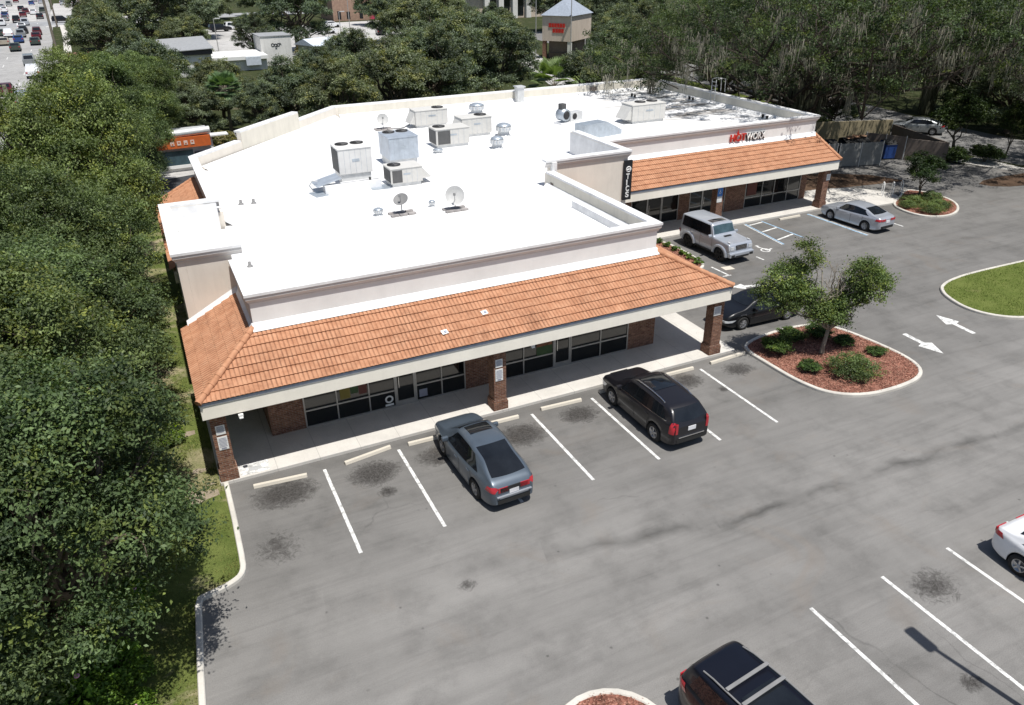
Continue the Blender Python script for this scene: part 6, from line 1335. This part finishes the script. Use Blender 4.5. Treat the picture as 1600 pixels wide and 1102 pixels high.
# background oaks
BACK = []
for sd, (R, H, zl, n_) in enumerate(((4.6, 8.4, 1.2, 16), (4.6, 7.8, .9, 14), (4.6, 9.4, 1.6, 18))):
    rr = np.random.default_rng(300+sd); BACK.append(make_tree('background_tree', 'x', 'tree', oak_lobes(R, H, zl, rr, n_), 52000, .19, .34, 300+sd, .28, 2.0, 'leaf_far', group='dark trees beyond the building', twigs=3, leaf_per=55, dark=(.050, .062, .036), light=(.165, .190, .105)))  # leaf colours lightened and greyed to paint in the haze
BT = [(-1.4, 72.2, 5.1, 'round dark tree left of the pale building, by the road verge'), (-5.3, 112, 5.7, 'tree beside the far end of the footpath'), (1.4, 129, 7.0, 'broad tree behind the pale building with the dark band'), (6.1, 120, 4.4, 'tree just behind the grey metal roof'), (10.6, 166, 8, 'large tree behind the far lot at the upper left'), (17.6, 124, 3.6, 'yellow green tree left above the logo wall'), (25.9, 129, 6.9, 'big dark tree right above the logo wall'),
 (10.9, 58.7, 4.1, 'tree behind the rear parapet left of centre'), (13.9, 50.5, 3.9, 'lower tree close behind the rear parapet, left of centre'), (20.0, 53.6, 5.0, 'tree behind the rear parapet at the middle'), (30.1, 62.5, 5.8, 'broad tree behind the rear parapet right of the middle'), (36.1, 64.4, 5.0, 'tree left of the light driveway'), (39.4, 103, 6.2, 'tree mass above the middle of the roof'), (50.7, 120, 6, 'tree mass right of the far lot'), (5.4, 77, 2.6, 'tree in front of the pale building wall'), (1.7, 58.1, 3.2, 'small dark tree above the kiosk'), (-2.0, 62.5, 3.4, 'tree above the left end of the kiosk'), (7.4, 56.5, 2.8, 'low tree behind the raised diagonal parapet'),
 (43.2, 53.8, 4.0, 'round tree behind the roof right of the light driveway'), (52.6, 97, 4.2, 'tree left of the red lettered building'), (50.7, 88, 2.9, 'small tree by the pale low fence'), (45.2, 135, 5.2, 'tree right of the pink wall'), (75.4, 152, 3.2, 'round tree near the pale columned building'), (75.6, 104, 5.4, 'tree behind the roof of the red lettered building'), (57.3, 66, 5, 'tree right of the red lettered building'), (55, 59.3, 3.2, 'dark tree at the rear corner of the roof'), (-6.5, 202, 6.2, 'distant tree at the crossing of the roads'), (.4, 197, 7.6, 'distant tree right of the crossing'), (17.4, 196, 7.2, 'distant tree behind the far parked suvs'), 
 (25.5, 57.5, 4.6, 'tree at the centre behind the rear parapet'), (16, 64.5, 4.2, 'tree in the second row left of centre'), (34.5, 80, 6, 'tree in the second row above the roof'), (5, 66, 3.3, 'tree between the kiosk and the pale building'), (44.5, 93, 5, 'tree right of centre near the upper trees'), (62, 150, 6, 'far tree at the top middle'), (84, 138, 6.5, 'far tree above the red lettered building'), (61.5, 78, 4.4, 'tree screening the right part of the red lettered building'), (66, 84, 5.0, 'tree at the right side of the red lettered building'), (70, 84, 4.5, 'tree on the verge of the side street'), (58.5, 34, 3.6, 'low dark tree behind the tan wall of the dumpster enclosure'), (62.0, 44, 4.2, 'dark tree left of the side street behind the great oak trunk'), (59.5, 52, 4.0, 'dark tree behind the mossy oaks near the side street bend'), (72.5, 25, 4.0, 'dark tree across the side street just behind the silver sedan'), (74, 14, 4.4, 'dark tree across the side street at the right edge'), (82, 70, 6.5, 'tree across the side street behind the mossy oak'), (95, 85, 7, 'far tree at the top right, third from the mossy oaks'), (100, 60, 7.5, 'far tree at the top right beyond the side street'), (102, 36, 7.5, 'far tree at the right beyond the side street lawn'), (112, 110, 9, 'distant tree at the top right'), (125, 75, 9.5, 'distant tree at the far right top'), (100, 130, 8, 'distant tree above the mossy oaks'), (120, 170, 9, 'distant tree right of the columned building'), (56, 175, 7, 'far tree between the pink wall and the top edge'), (22, 75, 4, 'tree in the second row near the pale bluish roof'), (84, 50, 6.5, 'tree across the side street to the right'), (78, 32, 5.5, 'tree behind the silver sedan on the side street'), (86, 20, 6, 'tree beyond the side street at the right edge'), (20, 215, 8, 'tree line piece beyond the far lot, left'), (36, 222, 8, 'tree line piece beyond the brick building'), (70, 225, 8, 'tree line piece behind the pink wall'), (95, 215, 8, 'tree line piece behind the columned building'), (-9.5, 172, 3.4, 'small tree by the red paving at the road'), (-6.2, 152, 4.4, 'tree on the road corner by the driveway')]
for k, (x, y, r, lb) in enumerate(BT):
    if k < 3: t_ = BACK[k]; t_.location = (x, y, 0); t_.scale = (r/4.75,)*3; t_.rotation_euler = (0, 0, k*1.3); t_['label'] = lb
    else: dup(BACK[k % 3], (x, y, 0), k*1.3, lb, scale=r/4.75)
p_ = make_palm('palm_tree', 'fan palm among the trees above the kiosk', 4.2, 2.0, 9, 40); p_.location = (5.0, 60.5, 0)
p2 = make_palm('palm_tree', 'low spreading palm at the rear parapet beside the light driveway', 1.6, 3.6, 10, 30); p2.location = (42.9, 62.5, 0)
dup(p2, (47.0, 60.0, 0), 1.2, 'second low palm by the rear right roof corner', scale=.7)
# scrub behind the kiosk
sc_ = make_shrub('shrub', 'dry brushy shrub above the kiosk roof', 'shrub', 2.0, 1.8, 5000, .28, 41, 'leaf_far', dark=(.06, .07, .025), light=(.20, .17, .08)); sc_.location = (.5, 53.5, 0)
for k, (x, y, s_, lb) in enumerate(((3.2, 54.5, .9, 'brown green shrub left of the raised diagonal parapet'), (-2.4, 54.0, 1.0, 'pale shrub above the left end of the kiosk'), (33, 114, 1.6, 'shrub beside the pale bluish roof'), (27.0, 122, 1.5, 'shrub behind the pale bluish roof'))): dup(sc_, (x, y, 0), k*1.7, lb, scale=s_)
# mossy live oaks
rr = np.random.default_rng(77)
def spread(R, H, zl, n_, rr, rl):
    L = oak_lobes(R, H, zl, rr, n_, rl); return L
big = make_tree('live_oak', 'huge live oak draped in grey hanging moss beyond the far corner of the roof', 'live oak', [(-9, -9, 11.5, 3.4), (-4, -8, 12.5, 3.6), (2, -9, 11.5, 3.6), (7, -10, 11, 3.4), (11, -6, 10.5, 3.4), (-12, -3, 10.5, 3.2), (-6, -1, 13.5, 4), (1, -2, 15, 4.2), (8, -1, 13, 4), (13, 1, 10.5, 3.5), (-12, 4, 9.5, 3.2), (-6, 6, 11.5, 3.8), (1, 6, 13, 4.2), (8, 7, 11, 4), (-13, 9.5, 8.5, 2.8), (-2, 12, 10, 3.8), (6, 13, 9.5, 3.6), (4, -14, 10.5, 3.0), (0, -13, 12, 3.0), (-5, -13.5, 12, 2.8), (8, -14.5, 11.5, 3), (-9, 2, 11, 3.2), (3, -5, 10, 3.2), (-3, -4, 10, 3.0), (9, 3, 8.2, 3.2), (5, 9, 7.5, 3), (-6, 9, 7.6, 2.8), (14, -5, 9.6, 3), (0, 3, 8.4, 2.6), (5, 0, 8.6, 2.6), (-3, -6, 7.6, 2.0), (3, -6, 7.9, 2.2), (-7, -3, 7.4, 2.1), (7, -5, 7.7, 2.3), (0, 0, 6.6, 1.8), (-1, -9, 8.4, 2.2), (-10, 8, 6.8, 2.2), (11, 8, 7, 2.8), (-8, 12, 8.5, 3), (12, 12, 9, 3.4)], 120000, .19, .42, 77, .46, 4.2, 'leaf', 'dark_bark', twigs=5, moss=.7, moss_len=(.6, 2.4), leaf_per=45, dark=(.020, .030, .013), light=(.108, .132, .052), group='moss draped live oaks', yellow=.2, low=-.9, limb_k=.62)
big.location = (47.3, 26.8, 0)
b = MB(); rr2 = np.random.default_rng(4); Q = []; K = []
for i in range(1500):   # moss and vines clinging to the great trunk
    th = rr2.uniform(0, 2*PI); h = rr2.uniform(.6, 6.5); r0 = .72+.25*max(0, h-3.5)
    q = np.array([math.cos(th)*r0*rr2.uniform(.8, 1.5), math.sin(th)*r0*rr2.uniform(.8, 1.5), h]); l = rr2.uniform(.6, 2.0); w = rr2.uniform(.03, .09); l = min(l, h); Q.append([[q[0]-w*math.sin(th), q[1]+w*math.cos(th), q[2]], [q[0]+w*math.sin(th), q[1]-w*math.cos(th), q[2]], [q[0]+w*.6*math.sin(th), q[1]-w*.6*math.cos(th), q[2]-l*.6], [q[0], q[1], q[2]-l]]); K.append(np.array([.10, .105, .07])*rr2.uniform(.5, 1.6))
me = poly_mesh('trunk_moss', np.array(Q), 4, np.array(K), 'moss'); o = bpy.data.objects.new('trunk_moss', me); COL.objects.link(o); o.parent = big
for k, (x, y, rz, s_, lb) in enumerate(((73.5, 35.0, 2.2, .80, 'mossy live oak over the silver sedan on the side street'), (67.5, 12.0, 4.0, .72, 'mossy live oak hanging over the right edge of the view'), (79, 55, 1.1, .85, 'mossy live oak behind the huge one, across the side street'), (64.0, 57.0, 3.4, .62, 'mossy live oak behind the rear right roof corner'))): dup(big, (x, y, 0), rz, lb, scale=s_)
# small trees and hedge by the enclosure
sm = make_tree('young_tree', 'young dark tree between hedges right of the dumpster enclosure', 'tree', [(0, 0, 3.6, 1.5), (-1.1, .3, 3.1, 1.2), (1.2, -.2, 3.3, 1.2), (.2, .8, 4.5, 1.2), (-.3, -.8, 4.3, 1.1)], 9000, .2, .35, 55, .13, 1.3, 'leaf', twigs=3, dark=(.02, .034, .012), light=(.06, .085, .028)); sm.location = (59.4, 20.9, 0)
dup(sm, (62.8, 18.4, 0), 2, 'thin young tree on the pavement right of the hedge', scale=(.5, .5, .85)); dup(sm, (65.4, 16.6, 0), 4, 'bright young tree at the right edge by the pavement', scale=.7); dup(sm, (45.9, 13.2, 0), 1, 'small bushy tree on the far planted island', scale=.62)
hg = make_shrub('hedge', 'dark clipped hedge left of the young tree by the enclosure', 'hedge', 1.4, 1.7, 7000, .14, 61, 'leaf', dark=(.018, .03, .01), light=(.05, .07, .022), group='dark clipped hedges by the enclosure'); hg.location = (57.6, 19.6, 0)
dup(hg, (60.2, 18.4, 0), 1.5, 'dark clipped hedge right of the young tree by the enclosure', scale=1.05); dup(hg, (64.5, 12.6, 0), .5, 'dark hedge clump in the shaded bed at the right edge', scale=.9); dup(hg, (60.8, 13.4, 0), 2.5, 'low dark plants in the shaded bed right of the lane', scale=(.9, .9, .5))
# tree island
isl_lobes = [(-1.55, .75, 3.55, .75), (-2.05, .9, 3.0, .62), (-1.0, .55, 2.85, .70), (-1.15, .9, 4.05, .50), (-.55, .1, 2.55, .55), (1.45, -.75, 3.75, .68), (1.85, -.9, 3.15, .72), (1.25, -.5, 3.0, .55), (1.35, -.9, 4.3, .42), (-.75, .45, 4.95, .42), (-.6, .3, 4.5, .34), (.35, -.2, 2.15, .62), (.75, -.35, 1.75, .48), (.0, -.3, 2.3, .45), (2.25, -1.0, 3.5, .42), (-1.6, .4, 2.55, .42), (-.6, .2, 3.1, .5), (-1.3, .3, 3.3, .5), (.9, -.5, 2.5, .5), (1.6, -.5, 2.7, .45), (-.2, .0, 1.9, .42), (-.75, .5, 3.9, .36), (1.6, -.9, 3.95, .4), (.5, -.4, 2.75, .36)]
isl_lobes = [(x-.45*min(1, z/3), y+.22*min(1, z/3), z, r) for x, y, z, r in isl_lobes]
it = make_tree('island_tree', 'small patchy tree with bare grey twigs on the red mulch island', 'tree', isl_lobes, 33000, .10, .27, 88, .085, 1.1, 'leaf', 'pale_bark', twigs=4, leaf_per=45, dark=(.062, .085, .028), light=(.21, .245, .085), low=-.8, yellow=.3); it.location = (22.1, -1.35, .08)
b = MB(); rr3 = np.random.default_rng(12)
for i in range(16):
    e = (rr3.uniform(-.6, 1.1), rr3.uniform(-.6, .5), rr3.uniform(3.1, 4.4)); pts = limb(b, (.1*rr3.normal(), .1*rr3.normal(), 1.3+rr3.uniform(0, .8)), e, .03, .008, rr3, 5, .22, 5)
    for k in range(4): s0 = pts[rr3.integers(2, 5)]; limb(b, s0, s0+rr3.normal(size=3)*.35+np.array([0, 0, .3]), .012, .004, rr3, 3, .2, 4)
b.build('bare_twigs', 'pale_bark', it, recalc=False)
ib = make_shrub('shrub', 'tall rounded shrub at the left corner of the mulch island', 'shrub', .72, 1.05, 7000, .075, 71, 'leaf', dark=(.035, .06, .016), light=(.135, .185, .05), group='clipped shrubs on the mulch island'); ib.location = (20.35, -.35, .09)
for x, y, s_, rz, lb in ((20.4, -2.3, (.72, .72, .62), 1, 'small round shrub near the lower left kerb of the mulch island'), (24.15, -2.5, (.62, .62, .45), 2, 'low shrub by the right kerb of the mulch island'), (23.6, -1.15, (.7, .7, .55), 3, 'dark shrub right of the island tree trunk'), (23.2, -.05, (.9, .9, .75), 4, 'dark shrub behind the island tree trunk'), (21.9, .3, (.95, .8, .7), 5, 'dark spreading shrub left behind the island tree trunk')): dup(ib, (x, y, .09), rz, lb, scale=s_)
wb_ = make_shrub('shrub', 'wide olive shrub with dry twigs at the front of the mulch island', 'shrub', 1.15, .95, 6500, .08, 72, 'leaf', dark=(.065, .085, .03), light=(.21, .235, .085), flat=.75); wb_.location = (21.75, -3.35, .09)
for k, (x, y, s_, lb) in enumerate(((44.0, 10.7, .8, 'grassy plant at the tip of the far planted island'), (45.3, 11.0, .75, 'yellow green plant at the right end of the far planted island'), (44.6, 12.4, .8, 'shrub in the middle of the far planted island'), (46.4, 12.6, .8, 'shrub at the back right of the far planted island'), (43.6, 12.2, .6, 'low plant at the left of the far planted island'))): dup(wb_, (x, y, .09), k*1.4, lb, scale=s_)
fb_ = make_shrub('shrub', 'nearest bright plant at the rounded end of the kerbed bed by the boxy suv', 'shrub', .34, .5, 900, .09, 73, 'leaf', dark=(.05, .09, .02), light=(.17, .24, .05)); fb_.location = (24.0, 10.05, .09)
for k, (x, y, lb) in enumerate(((24.05, 10.9, 'second plant along the kerbed bed by the boxy suv'), (24.1, 11.6, 'third plant along the kerbed bed by the boxy suv'), (24.15, 12.4, 'fourth plant along the kerbed bed by the boxy suv'), (24.15, 13.2, 'fifth plant along the kerbed bed by the boxy suv'), (24.1, 14.0, 'farthest plant in the kerbed bed by the boxy suv'))): dup(fb_, (x, y, .09), k, lb, scale=.85)

# ------------------------------------------------------------------ light, camera
EL = math.radians(70.5); AZ = math.atan2(.17, -1.0)      # azimuth of the sun measured from +Y towards +X
sd = Vector((math.sin(AZ)*math.cos(EL), math.cos(AZ)*math.cos(EL), math.sin(EL)))
L = bpy.data.lights.new('sun', 'SUN'); L.energy = 5.0; L.angle = math.radians(.5); L.color = (1.0, .965, .91)
so_ = bpy.data.objects.new('sun', L); COL.objects.link(so_); so_.rotation_euler = sd.to_track_quat('Z', 'Y').to_euler(); so_.location = (0, 0, 60)
W = bpy.data.worlds.new('World'); scene.world = W; W.use_nodes = True
nt = W.node_tree; sky = nt.nodes.new('ShaderNodeTexSky'); sky.sky_type = 'NISHITA'; sky.sun_disc = False; sky.sun_elevation = EL; sky.sun_rotation = AZ; sky.air_density = 1.0; sky.dust_density = 1.2; sky.ozone_density = 1.0
bg = nt.nodes['Background']; bg.inputs['Strength'].default_value = .082; nt.links.new(sky.outputs[0], bg.inputs['Color'])
cam = bpy.data.cameras.new('camera'); cam.sensor_width = 36; cam.lens = 27.05; cam.clip_start = .1; cam.clip_end = 3000
co = bpy.data.objects.new('camera', cam); COL.objects.link(co); co.location = (-3.436, -22.968, 16.271)
yaw, pitch, roll = .44071, .48340, -.010885
f = Vector((math.sin(yaw)*math.cos(pitch), math.cos(yaw)*math.cos(pitch), -math.sin(pitch))); r = Vector((math.cos(yaw), -math.sin(yaw), 0)); u = r.cross(f)
r2 = r*math.cos(roll)+u*math.sin(roll); u2 = -r*math.sin(roll)+u*math.cos(roll)
co.rotation_euler = Matrix((r2, u2, -f)).transposed().to_euler(); scene.camera = co
scene.view_settings.view_transform = 'Standard'; scene.view_settings.look = 'None'; scene.view_settings.exposure = 0; scene.view_settings.gamma = 1
scene.cycles.max_bounces = 8; scene.cycles.diffuse_bounces = 3; scene.cycles.glossy_bounces = 3; scene.cycles.transparent_max_bounces = 4
scene.cycles.use_denoising = True
